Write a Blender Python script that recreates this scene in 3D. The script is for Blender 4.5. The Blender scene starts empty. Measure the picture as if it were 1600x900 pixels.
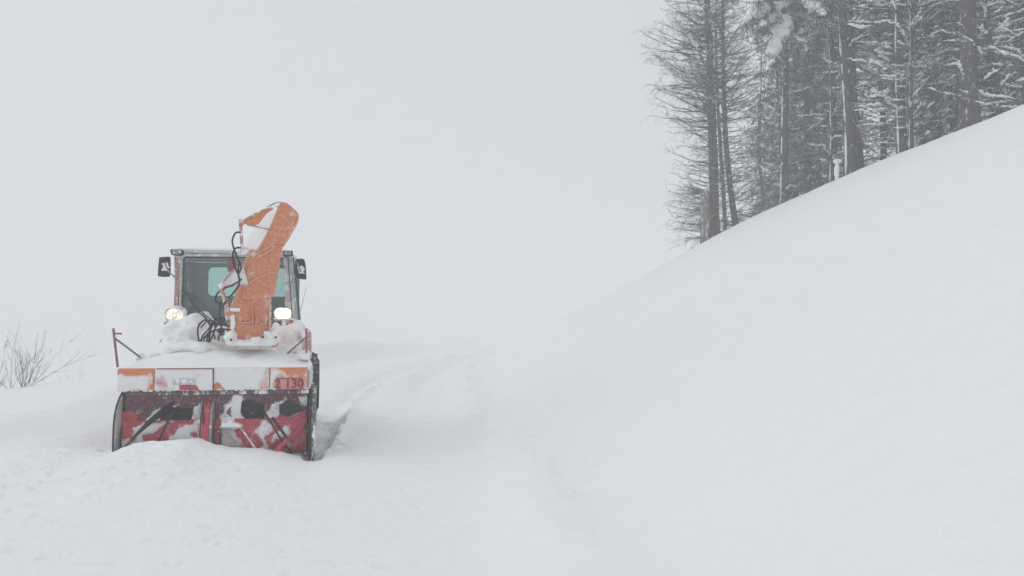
import bpy, math, random
import numpy as np
from mathutils import Vector, Matrix
R = math.radians
sc = bpy.context.scene
rng = np.random.default_rng(7)
random.seed(7)

# ------------------------------------------------------------------ camera
F, PITCH, EYE = 1256.0, math.atan(80 / 1256.0), 1.6      # focal length in photo pixels, tilt, eye height
cam = bpy.data.cameras.new('camera')
cam.sensor_width = 36; cam.lens = 36 * F / 1600; cam.clip_end = 3000; cam.clip_start = 0.05
camo = bpy.data.objects.new('camera', cam)
camo.location = (0, 0, EYE); camo.rotation_euler = (R(90) + PITCH, 0, 0)
sc.collection.objects.link(camo); sc.camera = camo

# ------------------------------------------------------------------ overcast daylight
W = bpy.data.worlds.new('World'); sc.world = W; W.use_nodes = True
nt = W.node_tree; nt.nodes.clear()
o_ = nt.nodes.new('ShaderNodeOutputWorld'); bg = nt.nodes.new('ShaderNodeBackground')
sky = nt.nodes.new('ShaderNodeTexSky'); sky.sky_type = 'NISHITA'; sky.sun_disc = False
sky.sun_elevation = R(50); sky.sun_rotation = R(-80); sky.air_density = 1.0; sky.dust_density = 5
mx = nt.nodes.new('ShaderNodeMixRGB'); mx.inputs[0].default_value = 0.93
mx.inputs[2].default_value = (7.02, 7.34, 7.63, 1)         # the thick white cloud that veils the blue
nt.links.new(sky.outputs[0], mx.inputs[1]); nt.links.new(mx.outputs[0], bg.inputs[0])
bg.inputs[1].default_value = 0.1
nt.links.new(bg.outputs[0], o_.inputs[0])
sun = bpy.data.lights.new('sun', 'SUN'); sun.energy = 0.5; sun.angle = R(40); sun.color = (1, .97, .94)
suno = bpy.data.objects.new('sun', sun); sc.collection.objects.link(suno)
_sd = Vector((math.sin(R(-80)) * math.cos(R(50)), math.cos(R(-80)) * math.cos(R(50)), math.sin(R(50))))
suno.rotation_euler = _sd.to_track_quat('Z', 'Y').to_euler(); suno.location = (-20, 20, 40)
sc.view_settings.view_transform = 'Standard'; sc.view_settings.look = 'None'
sc.view_settings.exposure = 0.0; sc.view_settings.gamma = 1
sc.cycles.max_bounces = 8; sc.cycles.diffuse_bounces = 4; sc.cycles.volume_bounces = 4
sc.cycles.transparent_max_bounces = 24; sc.cycles.use_denoising = True
sc.cycles.caustics_reflective = False; sc.cycles.caustics_refractive = False

# ------------------------------------------------------------------ helpers
def link(o, parent=None):
    sc.collection.objects.link(o)
    if parent is not None: o.parent = parent
    return o
def tag(o, label=None, cat=None, group=None, kind=None):
    for k, v in (('label', label), ('category', cat), ('group', group), ('kind', kind)):
        if v: o[k] = v
    return o
def empty(name, loc, rz=0):
    o = bpy.data.objects.new(name, None); o.location = loc; o.rotation_euler = (0, 0, rz)
    o.empty_display_size = .3
    return link(o)

class MB:
    """collects vertices and faces for ONE mesh object"""
    def __init__(s): s.v = []; s.f = []; s.n = 0
    def raw(s, v, f):
        s.v.append(np.asarray(v, float).reshape(-1, 3)); s.f += [tuple(i + s.n for i in q) for q in f]
        s.n += len(s.v[-1]); return s
    def box(s, a, b):
        x0, y0, z0 = a; x1, y1, z1 = b
        v = [(x0,y0,z0),(x1,y0,z0),(x1,y1,z0),(x0,y1,z0),(x0,y0,z1),(x1,y0,z1),(x1,y1,z1),(x0,y1,z1)]
        return s.raw(v, [(3,2,1,0),(4,5,6,7),(0,1,5,4),(1,2,6,5),(2,3,7,6),(3,0,4,7)])
    def prism(s, pts, dv):
        """pts: closed outline (3-D), pushed along dv"""
        p = np.array(pts, float); n = len(p)
        v = np.vstack([p, p + np.array(dv)])
        f = [tuple(range(n)), tuple(range(2 * n - 1, n - 1, -1))]
        f += [(i, n + i, n + (i + 1) % n, (i + 1) % n) for i in range(n)]
        return s.raw(v, f)
    def loft(s, rings, caps=True):
        k = len(rings[0]); v = np.array(rings, float).reshape(-1, 3); f = []
        for a in range(len(rings) - 1):
            for i in range(k):
                j = (i + 1) % k
                f.append((a*k+i, a*k+j, (a+1)*k+j, (a+1)*k+i))
        if caps:
            f.append(tuple(range(k - 1, -1, -1))); f.append(tuple(range((len(rings)-1)*k, len(rings)*k)))
        return s.raw(v, f)
    def tube(s, pts, r, sides=8, smooth=0):
        p = np.array(pts, float)
        if smooth: p = spline(p, smooth)
        n = len(p); r = np.interp(np.linspace(0, 1, n), np.linspace(0, 1, len(np.atleast_1d(r))), np.atleast_1d(r))
        t = np.gradient(p, axis=0); t /= np.linalg.norm(t, axis=1)[:, None] + 1e-9
        up = np.array([0, 0, 1.]) if abs(t[0][2]) < .9 else np.array([0, 1., 0])
        rings = []; a = np.cross(t[0], up); a /= np.linalg.norm(a)
        for i in range(n):
            a = a - t[i] * a.dot(t[i]); a /= np.linalg.norm(a) + 1e-9
            b = np.cross(t[i], a); an = np.arange(sides) * 2 * math.pi / sides
            rings.append(p[i] + r[i] * (np.cos(an)[:, None] * a + np.sin(an)[:, None] * b))
        return s.loft(rings)
    def lathe(s, prof, c, axis='x', n=32):
        """prof: (offset along axis, radius)"""
        rings = []
        for o, r in prof:
            an = np.arange(n) * 2 * math.pi / n; ring = np.zeros((n, 3))
            if axis == 'x': ring[:, 0] = o; ring[:, 1] = r*np.cos(an); ring[:, 2] = r*np.sin(an)
            elif axis == 'y': ring[:, 1] = o; ring[:, 0] = r*np.cos(an); ring[:, 2] = r*np.sin(an)
            else: ring[:, 2] = o; ring[:, 0] = r*np.cos(an); ring[:, 1] = r*np.sin(an)
            rings.append(ring + np.array(c))
        return s.loft(rings)
    def blob(s, c, rad, seed=0, amp=.25, n=20, m=14, fr=3.0):
        th = np.linspace(0.02, math.pi - .02, m)[:, None]; ph = (np.arange(n) * 2 * math.pi / n)[None]
        d = np.stack([np.sin(th)*np.cos(ph), np.sin(th)*np.sin(ph), np.cos(th)*np.ones_like(ph)], -1)
        k = 1 + amp * (fbm3(d * fr + seed * 7.3, 3) - .0)
        v = np.array(c) + d * k[..., None] * np.array(rad)
        return s.loft(list(v))
    def melt(s, name, mat, parent, voxel=.02, sm_=6, amp=.02, ns=.09):
        """one continuous lump: the pieces are fused and smoothed"""
        o = s.build(name, mat, parent, smooth=True)
        r = o.modifiers.new('fuse', 'REMESH'); r.mode = 'VOXEL'; r.voxel_size = voxel; r.use_smooth_shade = True
        q = o.modifiers.new('soften', 'SMOOTH'); q.factor = .5; q.iterations = sm_
        if amp:
            tx = bpy.data.textures.new('lumps', 'CLOUDS'); tx.noise_scale = ns; tx.noise_depth = 3
            d = o.modifiers.new('lumps', 'DISPLACE'); d.texture = tx; d.strength = amp; d.mid_level = .5; d.texture_coords = 'LOCAL'
        return o
    def build(s, name, mat=None, parent=None, smooth=False, bevel=0, auto=True):
        me = bpy.data.meshes.new(name)
        me.from_pydata(np.vstack(s.v).tolist() if s.v else [], [], s.f); me.update()
        if smooth: me.polygons.foreach_set('use_smooth', np.ones(len(me.polygons), bool))
        if mat: me.materials.append(mat)
        o = link(bpy.data.objects.new(name, me), parent)
        if bevel:
            b = o.modifiers.new('bevel', 'BEVEL'); b.width = bevel; b.segments = 2; b.limit_method = 'ANGLE'
        return o

def spline(p, k):
    """Catmull-Rom through p, k points per span"""
    p = np.asarray(p, float)
    if len(p) < 3: return np.linspace(p[0], p[-1], k + 1)
    q = np.vstack([2*p[0]-p[1], p, 2*p[-1]-p[-2]]); out = []
    for i in range(1, len(q) - 2):
        t = np.linspace(0, 1, k, endpoint=False)[:, None]
        out.append(.5*((2*q[i]) + (-q[i-1]+q[i+1])*t + (2*q[i-1]-5*q[i]+4*q[i+1]-q[i+2])*t*t + (-q[i-1]+3*q[i]-3*q[i+1]+q[i+2])*t**3))
    return np.vstack(out + [p[-1:]])

def _h(ix, iy, iz):
    n = (ix.astype(np.int64) * 374761393 + iy.astype(np.int64) * 668265263 + iz.astype(np.int64) * 2147483647) & 0xffffffff
    n = ((n ^ (n >> 13)) * 1274126177) & 0xffffffff
    return ((n ^ (n >> 16)) & 0xffff) / 32767.5 - 1.0
def vnoise2(x, y, seed=0):
    x = np.asarray(x, float); y = np.asarray(y, float)
    ix = np.floor(x); iy = np.floor(y); fx = x - ix; fy = y - iy
    fx = fx*fx*fx*(fx*(fx*6-15)+10); fy = fy*fy*fy*(fy*(fy*6-15)+10); z = np.full(x.shape, seed)
    a = _h(ix, iy, z); b = _h(ix+1, iy, z); c = _h(ix, iy+1, z); d = _h(ix+1, iy+1, z)
    return (a*(1-fx)+b*fx)*(1-fy) + (c*(1-fx)+d*fx)*fy
def fbm2(x, y, o=4, seed=0):
    s = 0; a = 1; t = 0
    for i in range(o):
        c, q = math.cos(i * 1.1), math.sin(i * 1.1)
        s = s + a * vnoise2((x*c - y*q) * 2**i + 13.7*i, (x*q + y*c) * 2**i - 5.1*i, seed + i); t += a; a *= .5
    return s / t
def fbm3(p, o=3):
    p = np.asarray(p, float)
    return (fbm2(p[..., 0], p[..., 1], o, 3) + fbm2(p[..., 1], p[..., 2], o, 5) + fbm2(p[..., 2], p[..., 0], o, 9)) / 1.6

# ------------------------------------------------------------------ materials
def mat_new(name):
    m = bpy.data.materials.new(name); m.use_nodes = True
    return m, m.node_tree, m.node_tree.nodes['Principled BSDF']
def N(nt, t, **k):
    n = nt.nodes.new(t)
    for a, b in k.items(): setattr(n, a, b)
    return n
def noise(nt, scale, detail=4, rough=.55, obj=True, w=0, sc3=None):
    tc = N(nt, 'ShaderNodeTexCoord'); mp = N(nt, 'ShaderNodeMapping')
    mp.inputs['Location'].default_value = (w, w * .7, w * 1.3)
    if sc3: mp.inputs['Scale'].default_value = sc3
    nt.links.new(tc.outputs['Object' if obj else 'Generated'], mp.inputs[0])
    n = N(nt, 'ShaderNodeTexNoise'); n.inputs['Scale'].default_value = scale
    n.inputs['Detail'].default_value = detail; n.inputs['Roughness'].default_value = rough
    nt.links.new(mp.outputs[0], n.inputs['Vector']); return n
def ramp(nt, src, a, b, ca=(0,0,0,1), cb=(1,1,1,1)):
    r = N(nt, 'ShaderNodeValToRGB'); e = r.color_ramp.elements
    e[0].position = a; e[0].color = ca; e[1].position = b; e[1].color = cb
    nt.links.new(src, r.inputs[0]); return r
SNOWC = (.905, .910, .918, 1)
def bump(nt, bs, src, strength, dist=.02):
    b = N(nt, 'ShaderNodeBump'); b.inputs['Strength'].default_value = strength; b.inputs['Distance'].default_value = dist
    nt.links.new(src, b.inputs['Height']); nt.links.new(b.outputs[0], bs.inputs['Normal']); return b
def snow_mat(name, sc1=6, sc2=60, st=.35, col=SNOWC):
    m, t, b = mat_new(name)
    b.inputs['Roughness'].default_value = .85; b.inputs['Specular IOR Level'].default_value = .25
    n1 = noise(t, sc1, 6, .6); n2 = noise(t, sc2, 3, .6)
    ad = N(t, 'ShaderNodeMath', operation='MULTIPLY_ADD'); ad.inputs[1].default_value = .25
    t.links.new(n2.outputs[0], ad.inputs[0]); t.links.new(n1.outputs[0], ad.inputs[2])
    bump(t, b, ad.outputs[0], st, .03)
    c = ramp(t, n1.outputs[0], .3, .7, tuple(x*.975 for x in col[:3]) + (1,), col)
    t.links.new(c.outputs[0], b.inputs['Base Color'])
    return m
def paint(name, col, snow=.45, scale=5, rough=.45, metal=0, soft=.06, up=.0, stretch=None, dust=.12, w=0):
    """paint with crusts of wind-blown snow stuck on it; up adds snow on faces that look up"""
    m, t, b = mat_new(name)
    n = noise(t, scale, 8, .62, w=w, sc3=stretch)
    src = n.outputs[0]
    if up:
        g = N(t, 'ShaderNodeNewGeometry'); sp = N(t, 'ShaderNodeSeparateXYZ'); t.links.new(g.outputs['Normal'], sp.inputs[0])
        cl = N(t, 'ShaderNodeMath', operation='MAXIMUM'); cl.inputs[1].default_value = 0; t.links.new(sp.outputs[2], cl.inputs[0])
        ad = N(t, 'ShaderNodeMath', operation='MULTIPLY_ADD'); ad.inputs[1].default_value = up
        t.links.new(cl.outputs[0], ad.inputs[0]); t.links.new(src, ad.inputs[2]); src = ad.outputs[0]
    th = 1 - snow
    k = ramp(t, src, th - soft/2, th + soft/2)
    n2 = noise(t, scale * 7, 6, .7, w=w + 3)
    d = ramp(t, n2.outputs[0], .45, .75, tuple(col[:3]) + (1,), tuple(c*(1-dust*2.2) + .8*dust*2.2 for c in col[:3]) + (1,))
    mxn = N(t, 'ShaderNodeMixRGB'); t.links.new(k.outputs[0], mxn.inputs[0]); t.links.new(d.outputs[0], mxn.inputs[1])
    mxn.inputs[2].default_value = SNOWC; t.links.new(mxn.outputs[0], b.inputs['Base Color'])
    mr = N(t, 'ShaderNodeMapRange'); t.links.new(k.outputs[0], mr.inputs[0]); mr.inputs[3].default_value = rough; mr.inputs[4].default_value = .9
    t.links.new(mr.outputs[0], b.inputs['Roughness'])
    b.inputs['Metallic'].default_value = metal; b.inputs['Specular IOR Level'].default_value = .25
    bump(t, b, k.outputs[0], .6, .012)
    return m
def plain(name, col, rough=.6, metal=0, spec=.5):
    m, t, b = mat_new(name)
    n = noise(t, 25, 4); c = ramp(t, n.outputs[0], .3, .7, tuple(x*.8 for x in col[:3]) + (1,), tuple(min(1, x*1.15) for x in col[:3]) + (1,))
    t.links.new(c.outputs[0], b.inputs['Base Color']); b.inputs['Roughness'].default_value = rough
    b.inputs['Metallic'].default_value = metal; b.inputs['Specular IOR Level'].default_value = spec
    return m

M = {}
M['ground'] = snow_mat('ground_snow', 3.5, 45, .9)
M['snow'] = snow_mat('packed_snow', 9, 90, .35)
M['orange'] = paint('orange_paint', (.70, .215, .075), .36, 6, dust=.10)
M['orange_clean'] = paint('orange_paint_clean', (.64, .21, .085), .33, 4.0, dust=.17, soft=.20)
M['orange_snowy'] = paint('orange_paint_snowed', (.68, .22, .09), .52, 5, dust=.2)
M['red'] = paint('red_paint', (.50, .045, .065), .46, 5.5, dust=.06, soft=.03)
M['red_clean'] = paint('red_paint_clean', (.50, .05, .07), .36, 8, dust=.10)
M['white_paint'] = paint('grey_white_paint', (.55, .56, .57), .45, 9, dust=.3)
M['pink_paint'] = paint('faded_red_paint', (.50, .24, .22), .45, 9, dust=.3)
M['dark'] = paint('dark_steel', (.015, .012, .018), .27, 14, rough=.55, dust=.06)
M['black'] = plain('black_plastic', (.016, .016, .02), .5)
M['rubber'] = paint('tyre_rubber', (.02, .02, .022), .42, 16, rough=.8, dust=.08)
M['hose'] = plain('hose_rubber', (.014, .014, .017), .45)
M['steel'] = paint('steel', (.28, .28, .29), .42, 12, rough=.4, metal=.3, dust=.2)
M['skid'] = paint('scraped_skid', (.085, .075, .085), .44, 9, rough=.6, dust=.15, stretch=(1, 1, .3))
M['orange_pale'] = paint('pale_orange_edge', (.72, .36, .24), .30, 9, dust=.2)
M['intake'] = paint('intake_shade_black', (.012, .010, .015), .30, 22, rough=.7, dust=.04)  # near-black colour stands in for the shade inside the intake mouths
M['interior'] = plain('cab_interior', (.17, .36, .34), .7)  # even teal, raised to stand in for light inside the cab
def glass(name, tint):
    m, t, b = mat_new(name); t.nodes.remove(b)
    out = t.nodes['Material Output']
    tr = N(t, 'ShaderNodeBsdfTransparent'); tr.inputs[0].default_value = tint + (1,)
    gl = N(t, 'ShaderNodeBsdfGlossy'); gl.inputs['Roughness'].default_value = .05
    fr = N(t, 'ShaderNodeFresnel'); fr.inputs[0].default_value = 1.45
    ms = N(t, 'ShaderNodeMixShader'); t.links.new(fr.outputs[0], ms.inputs[0]); t.links.new(tr.outputs[0], ms.inputs[1]); t.links.new(gl.outputs[0], ms.inputs[2])
    df = N(t, 'ShaderNodeBsdfDiffuse'); df.inputs[0].default_value = (.8, .82, .84, 1)
    n = noise(t, 14, 6, .7); k = ramp(t, n.outputs[0], .60, .72, (.07, .07, .07, 1), (.40, .42, .42, 1))
    m2 = N(t, 'ShaderNodeMixShader'); t.links.new(k.outputs[0], m2.inputs[0]); t.links.new(ms.outputs[0], m2.inputs[1]); t.links.new(df.outputs[0], m2.inputs[2])
    t.links.new(m2.outputs[0], out.inputs[0]); return m
M['glass'] = glass('tinted_glass', (.80, .92, .905))
def lamp(name, col, st):
    m, t, b = mat_new(name); b.inputs['Base Color'].default_value = (.8, .8, .75, 1)
    n = noise(t, 22, 4, .6); k = ramp(t, n.outputs[0], .40, .58, tuple(c for c in col) + (1,), (1, 1, 1, 1))
    b.inputs['Emission Color'].default_value = col + (1,); b.inputs['Emission Strength'].default_value = st
    return m
m, t, b = mat_new('snowflake'); b.inputs['Base Color'].default_value = (1, 1, 1, 1); b.inputs['Roughness'].default_value = 1
tl = N(t, 'ShaderNodeBsdfTranslucent'); tl.inputs[0].default_value = (1, 1, 1, 1); ms = N(t, 'ShaderNodeMixShader'); ms.inputs[0].default_value = .5
t.links.new(b.outputs[0], ms.inputs[1]); t.links.new(tl.outputs[0], ms.inputs[2]); t.links.new(ms.outputs[0], t.nodes['Material Output'].inputs[0]); M['flake'] = m
M['lamp_full'] = lamp('headlamp_lit', (1.0, .80, .50), 1.9)
m, t, b = mat_new('headlamp_iced'); b.inputs['Base Color'].default_value = (.75, .75, .72, 1)
n_ = noise(t, 24, 5, .6, w=2); k_ = ramp(t, n_.outputs[0], .42, .62, (.15, .13, .10, 1), (1.0, .86, .58, 1))
t.links.new(k_.outputs[0], b.inputs['Emission Color']); b.inputs['Emission Strength'].default_value = 1.1
M['lamp_ice'] = m

def crusted(name, col, k=.5, soft=.5, rough=.5, scale=11):
    """paint under stuck snow; how much snow lies where is stored on the mesh as the attribute 'snow'"""
    m, t, b = mat_new(name); at = N(t, 'ShaderNodeAttribute'); at.attribute_name = 'snow'
    n = noise(t, scale, 9, .68); ad = N(t, 'ShaderNodeMath', operation='MULTIPLY_ADD'); ad.inputs[1].default_value = k
    sb = N(t, 'ShaderNodeMath', operation='SUBTRACT'); sb.inputs[1].default_value = .5; t.links.new(n.outputs[0], sb.inputs[0])
    t.links.new(sb.outputs[0], ad.inputs[0]); t.links.new(at.outputs['Fac'], ad.inputs[2])
    r = ramp(t, ad.outputs[0], .5-soft/2, .5+soft/2); mxn = N(t, 'ShaderNodeMixRGB'); t.links.new(r.outputs[0], mxn.inputs[0])
    n2 = noise(t, 40, 4, .6); cc = ramp(t, n2.outputs[0], .5, .8, tuple(col[:3]) + (1,), tuple(c*.75 + .2 for c in col[:3]) + (1,))
    t.links.new(cc.outputs[0], mxn.inputs[1]); mxn.inputs[2].default_value = (.84, .835, .845, 1); t.links.new(mxn.outputs[0], b.inputs['Base Color'])
    mr = N(t, 'ShaderNodeMapRange'); t.links.new(r.outputs[0], mr.inputs[0]); mr.inputs[3].default_value = rough; mr.inputs[4].default_value = .9
    t.links.new(mr.outputs[0], b.inputs['Roughness']); bump(t, b, r.outputs[0], .35, .012); return m
M['c_orange'] = crusted('orange_under_snow', (.68, .215, .08), 1.5, .6)
M['c_red'] = crusted('red_under_snow', (.50, .045, .066), 1.9, .50)
M['c_flap'] = crusted('red_flap_under_snow', (.46, .05, .065), .9, .45)
M['c_dark'] = crusted('dark_under_snow', (.11, .024, .042), 2.0, .6)

# ------------------------------------------------------------------ terrain
OX, OY, ROT = -3.86, 10.35, R(12.5)       # where the blower stands and how it is turned
def to_local(x, y):
    dx, dy = x - OX, y - OY
    return dx*math.cos(ROT) + dy*math.sin(ROT), -dx*math.sin(ROT) + dy*math.cos(ROT)
def sm(a, b, x): t = np.clip((x - a) / (b - a), 0, 1); return t*t*(3-2*t)
def cub(y, ys, vs):
    """smooth interpolation through a table (Catmull-Rom on uniform resample)"""
    yy = np.linspace(ys[0], ys[-1], 400); v = np.interp(yy, ys, vs)
    k = np.ones(25) / 25; v2 = np.convolve(np.pad(v, 12, mode='edge'), k, 'valid')
    return np.interp(y, yy, v2)
TY = [-40, 0, 5, 12, 18, 23, 30, 39, 50, 60, 72, 90, 140]
TX = [2.0, .5, .1, -.5, -1.2, -1.8, -2.1, -1.7, -.8, .4, 3.5, 11, 40]
CY = [-40, 0, 10, 15, 20, 22, 24, 27, 30, 36, 45, 60, 72, 90, 140]
CX = [22, 17, 14.5, 13.5, 12.6, 11.3, 10.2, 8.6, 7.15, 5.7, 3.6, 1.5, 5.0, 14, 45]
CZ = [10, 9.2, 8.2, 7.8, 7.38, 7.12, 6.75, 6.1, 5.42, 4.3, 3.05, 1.95, 2.1, 2.5, 3]
LY = [-40, 0, 5, 10, 20, 30, 40, 60, 90, 140]
LX = [-6, -6, -6.3, -6.6, -7.0, -6.6, -5.6, -3.4, 4, 30]
FALL = np.array([(-70, 5), (-30, 16.5), (-14, 19.8), (-10.4, 21.5), (-9.0, 26), (-8.2, 32), (-7.4, 42), (-5.0, 60), (2, 85), (30, 140), (90, 260)], float)
def fall_dist(x, y):
    best = np.full(x.shape, 1e9); side = np.zeros(x.shape)
    for a, b in zip(FALL[:-1], FALL[1:]):
        d = b - a; L2 = d.dot(d)
        t = np.clip(((x-a[0])*d[0] + (y-a[1])*d[1]) / L2, 0, 1)
        dx, dy = x - a[0] - t*d[0], y - a[1] - t*d[1]; q = np.hypot(dx, dy)
        s = np.sign(d[0]*dy - d[1]*dx); m_ = q < best - 1e-9
        best = np.where(m_, q, best); side = np.where(m_, s, side)
    return best * side          # > 0: beyond the edge
FRONT_PX = [(-1.9, .34), (-1.45, .24), (-1.25, .20), (-1.0, .20), (-.75, .28), (-.45, .31), (-.12, .345), (.08, .26), (.3, .215), (.62, .21), (.88, .15), (1.1, .07), (1.27, .035), (1.5, .03), (1.9, .06)]
def road_z(y): return np.where(y > 8, .022*(np.clip(y, 8, 75)-8), 0) - sm(75, 160, y)*2.0
def toe(y): return cub(y, TY, TX)
def lefte(y): return cub(y, LY, LX)
def H(x, y, detail=True):
    x = np.asarray(x, float); y = np.asarray(y, float)
    xt, xc, zc, xl = toe(y), cub(y, CY, CX), cub(y, CY, CZ), lefte(y)
    zr = road_z(y)
    w = np.maximum(xc - xt, 1.0); t = (x - xt) / w
    # hillside: eases out of the road, straight, rounds off over the brow
    a = .09; g = np.where(t < 0, 0, np.where(t < a, t*t/(2*a), t - a/2)); g1 = 1 - a/2
    br = np.clip(t - .93, 0, None); g = g / g1 - 1.0*br*br/(.14 + br)*.9
    hill = (zc - zr) * g
    hill = np.where(t > 1.0, np.maximum(hill, 0) , hill)
    # left bank
    s = xl - x
    bank = (.18 + .42*sm(14, 20, y) + .30*sm(24, 31, y) - .55*sm(34, 60, y)) * sm(0, 1.8, s) + .012*np.clip(s - 1.5, 0, 40) - .155*sm(11, 17, y)*np.clip(s - 1.6, 0, 8)
    z = zr + hill + bank
    fd = fall_dist(x, y); q = np.clip(fd + .6, 0, None)
    z = z - np.where(fd > -.6, .40*q*q/(q + 3.0), 0)*np.exp(-np.clip(fd, 0, 400)/400)
    z = z + .12*fbm2(x*.16, y*.16, 2, 40)*sm(3, 10, np.hypot(x, y))
    if not detail: return z
    lx, ly = to_local(x, y)
    # pile of pushed snow in front of the cutter head
    fz = np.interp(lx, [p[0] for p in FRONT_PX], [p[1] for p in FRONT_PX])
    wy = sm(-3.4, -.35, ly) * (1 - sm(.0, .35, ly)); wx = sm(-2.6, -1.2, lx) * (1 - sm(1.2, 1.7, lx))
    z = z*(1 - wx*wy) + (fz + .05*np.exp(-((ly+.8)/.5)**2)*sm(-1.2, -.5, lx)*(1-sm(.2, .9, lx))) * wx*wy
    # low windrow running from the pile towards the lower left
    z = z + .20*np.exp(-((lx + .5 + .25*(ly+2))/1.1)**2) * np.exp(-((ly+2.6)/1.5)**2)
    z = z + .10*sm(-1.3, -2.3, lx)*sm(-6, -2, ly)*(1-sm(3, 6, ly))
    # cleared lane behind the head
    lane = sm(-1.36, -1.26, lx)*(1-sm(1.26, 1.36, lx)) * sm(.02, .25, ly)*(1-sm(14, 22, ly))
    z = z*(1-lane) + lane*np.minimum(z, zr + .0 + .16*sm(.9, 1.8, ly))
    # torn edge right of the wheels, fading back along the track
    e = lx - (1.40 + .085*np.clip(ly, 0, 8) + .07*fbm2(ly*2.2, ly*.3, 3, 8) + .035*fbm2(x*9, y*9, 2, 9))
    tr = sm(.035, -.035, e)*sm(1.12, 1.24, lx)*sm(-.25, .05, ly)*(1 - sm(3.4, 6.5, ly))
    z = z - tr*(.11 + .07*fbm2(x*6, y*6, 3, 12) + 0.07*np.clip(fbm2(x*13, y*13, 2, 15), 0, 1))
    z = z + .045*np.exp(-((e-.10)/.09)**2)*sm(-.2, .4, ly)*(1-sm(4, 9, ly))*(.6 + 1.3*fbm2(x*6, y*6, 3, 14))
    for off, ww, dd in ((.75, .30, .09), (2.3, .38, .08), (1.5, .25, -.04)):       # old wheel ruts along the road, filled again
        rx = xt - off*1.0 - .2*np.sin(y*.11); z = z - dd*np.exp(-((x-rx)/ww)**2)*sm(14, 24, y)
    tk = np.array([(-2.75, 12.3), (-3.1, 15), (-3.5, 18), (-3.9, 23), (-3.9, 29), (-3.2, 38), (-1.8, 50)])
    txk = np.interp(y, tk[:, 1], tk[:, 0]) + .15*fbm2(y*.5, y*.1, 2, 70); mk = sm(12.0, 13.5, y)*(1 - sm(40, 52, y))
    z = z + mk*(.09*np.exp(-((x-txk)/.13)**2) - .09*np.exp(-((x-txk+.32)/.22)**2))*(1 + .8*fbm2(x*3, y*1.5, 3, 71))
    # clods and ripples
    near = 1 - sm(18, 45, np.hypot(x, y))
    cl = np.clip(fbm2(x*5.5, y*5.5, 4, 21) - .12, 0, 1)
    pile = np.exp(-((lx + .9)/1.6)**2)*np.exp(-((ly+2.4)/1.6)**2)
    wind = np.exp(-((x - xt - .4)/1.1)**2)*sm(6, 12, y)*(1-sm(40, 60, y))
    z = z + cl*(0.07*pile + .10*wind*(.6 + fbm2(x*.6, y*.35, 2, 44)) + .011) + .15*np.exp(-((x - xt - .35)/.42)**2)*sm(2.5, 8, y)*(1-sm(40, 60, y))*(1 + .7*fbm2(x*1.2, y*1.2, 3, 24))
    z = z - .10*sm(.35, -.35, x - xt)*sm(-2.6, -.5, x - xt)*sm(2.5, 7, y)*(1-sm(30, 45, y))
    inroad = sm(0, .8, xt - x)*sm(0, 1.5, x - xl)
    z = z - inroad*near*.05*np.clip(fbm2(x*3.1, y*6.0, 4, 27) - .28, 0, 1)/.4
    z = z + near*(.006*fbm2(x*4, y*4, 4, 31) + .004*fbm2(x*18, y*18, 2, 33)) + .035*fbm2(x*.9, y*.7, 3, 35) + 0.007*near*fbm2(x*2.2 + y*.8, y*5.0, 3, 37)
    return z

az = np.concatenate([np.linspace(-180, -42, 60, endpoint=False), np.linspace(-42, 42, 1000, endpoint=False), np.linspace(42, 180, 60, endpoint=False)])
azr = np.radians(az)
rr = np.concatenate([np.geomspace(.05, 3.2, 40, endpoint=False), np.geomspace(3.2, 42, 560, endpoint=False), np.geomspace(42, 420, 130)])
A_, R_ = np.meshgrid(azr, rr); GX = R_*np.sin(A_); GY = R_*np.cos(A_); GZ = H(GX, GY)
nr, na = GX.shape
V = np.stack([GX, GY, GZ], -1).reshape(-1, 3)
i = np.arange(nr-1)[:, None]*na; j = np.arange(na)[None]; j2 = (j+1) % na
Q = np.stack([i+j, i+j2, i+na+j2, i+na+j], -1).reshape(-1, 4)[:, ::-1]
# smooth normals of the whole sheet, shared by its three parts so that no seam shows
fn = np.cross(V[Q[:, 2]]-V[Q[:, 0]], V[Q[:, 3]]-V[Q[:, 1]])
VN = np.zeros_like(V)
for c in range(4): np.add.at(VN, Q[:, c], fn)
if VN[:, 2].mean() < 0: VN = -VN; Q = Q[:, ::-1]
VN /= np.linalg.norm(VN, axis=1)[:, None] + 1e-12
cx = V[Q].mean(1)
isroad = (cx[:, 0] < toe(cx[:, 1])) & (cx[:, 0] > lefte(cx[:, 1])) & (cx[:, 1] > -30) & (cx[:, 1] < 120)
ishill = (cx[:, 0] >= toe(cx[:, 1])) & (cx[:, 1] > -39) & (cx[:, 1] < 120) 
def sub_sheet(name, mask, label, cat):
    q = Q[mask]; u, inv = np.unique(q, return_inverse=True)
    me = bpy.data.meshes.new(name); me.vertices.add(len(u)); me.vertices.foreach_set('co', V[u].ravel())
    me.loops.add(q.size); me.loops.foreach_set('vertex_index', inv.ravel().astype(np.int32))
    me.polygons.add(len(q)); me.polygons.foreach_set('loop_start', np.arange(0, q.size, 4, dtype=np.int32))
    me.polygons.foreach_set('loop_total', np.full(len(q), 4, np.int32))
    me.update(calc_edges=True); me.validate()
    me.polygons.foreach_set('use_smooth', np.ones(len(q), bool))
    me.normals_split_custom_set_from_vertices(VN[u].tolist())
    me.materials.append(M['ground'])
    o = link(bpy.data.objects.new(name, me)); return tag(o, label, cat, kind='structure')
sub_sheet('road', isroad, 'snow covered road lane running back beside the bank', 'road')
sub_sheet('hill', ishill, 'smooth snow slope rising to the trees on the right', 'hill')
sub_sheet('snow_ground', ~isroad & ~ishill, 'snow field left of the road', 'ground')

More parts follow.
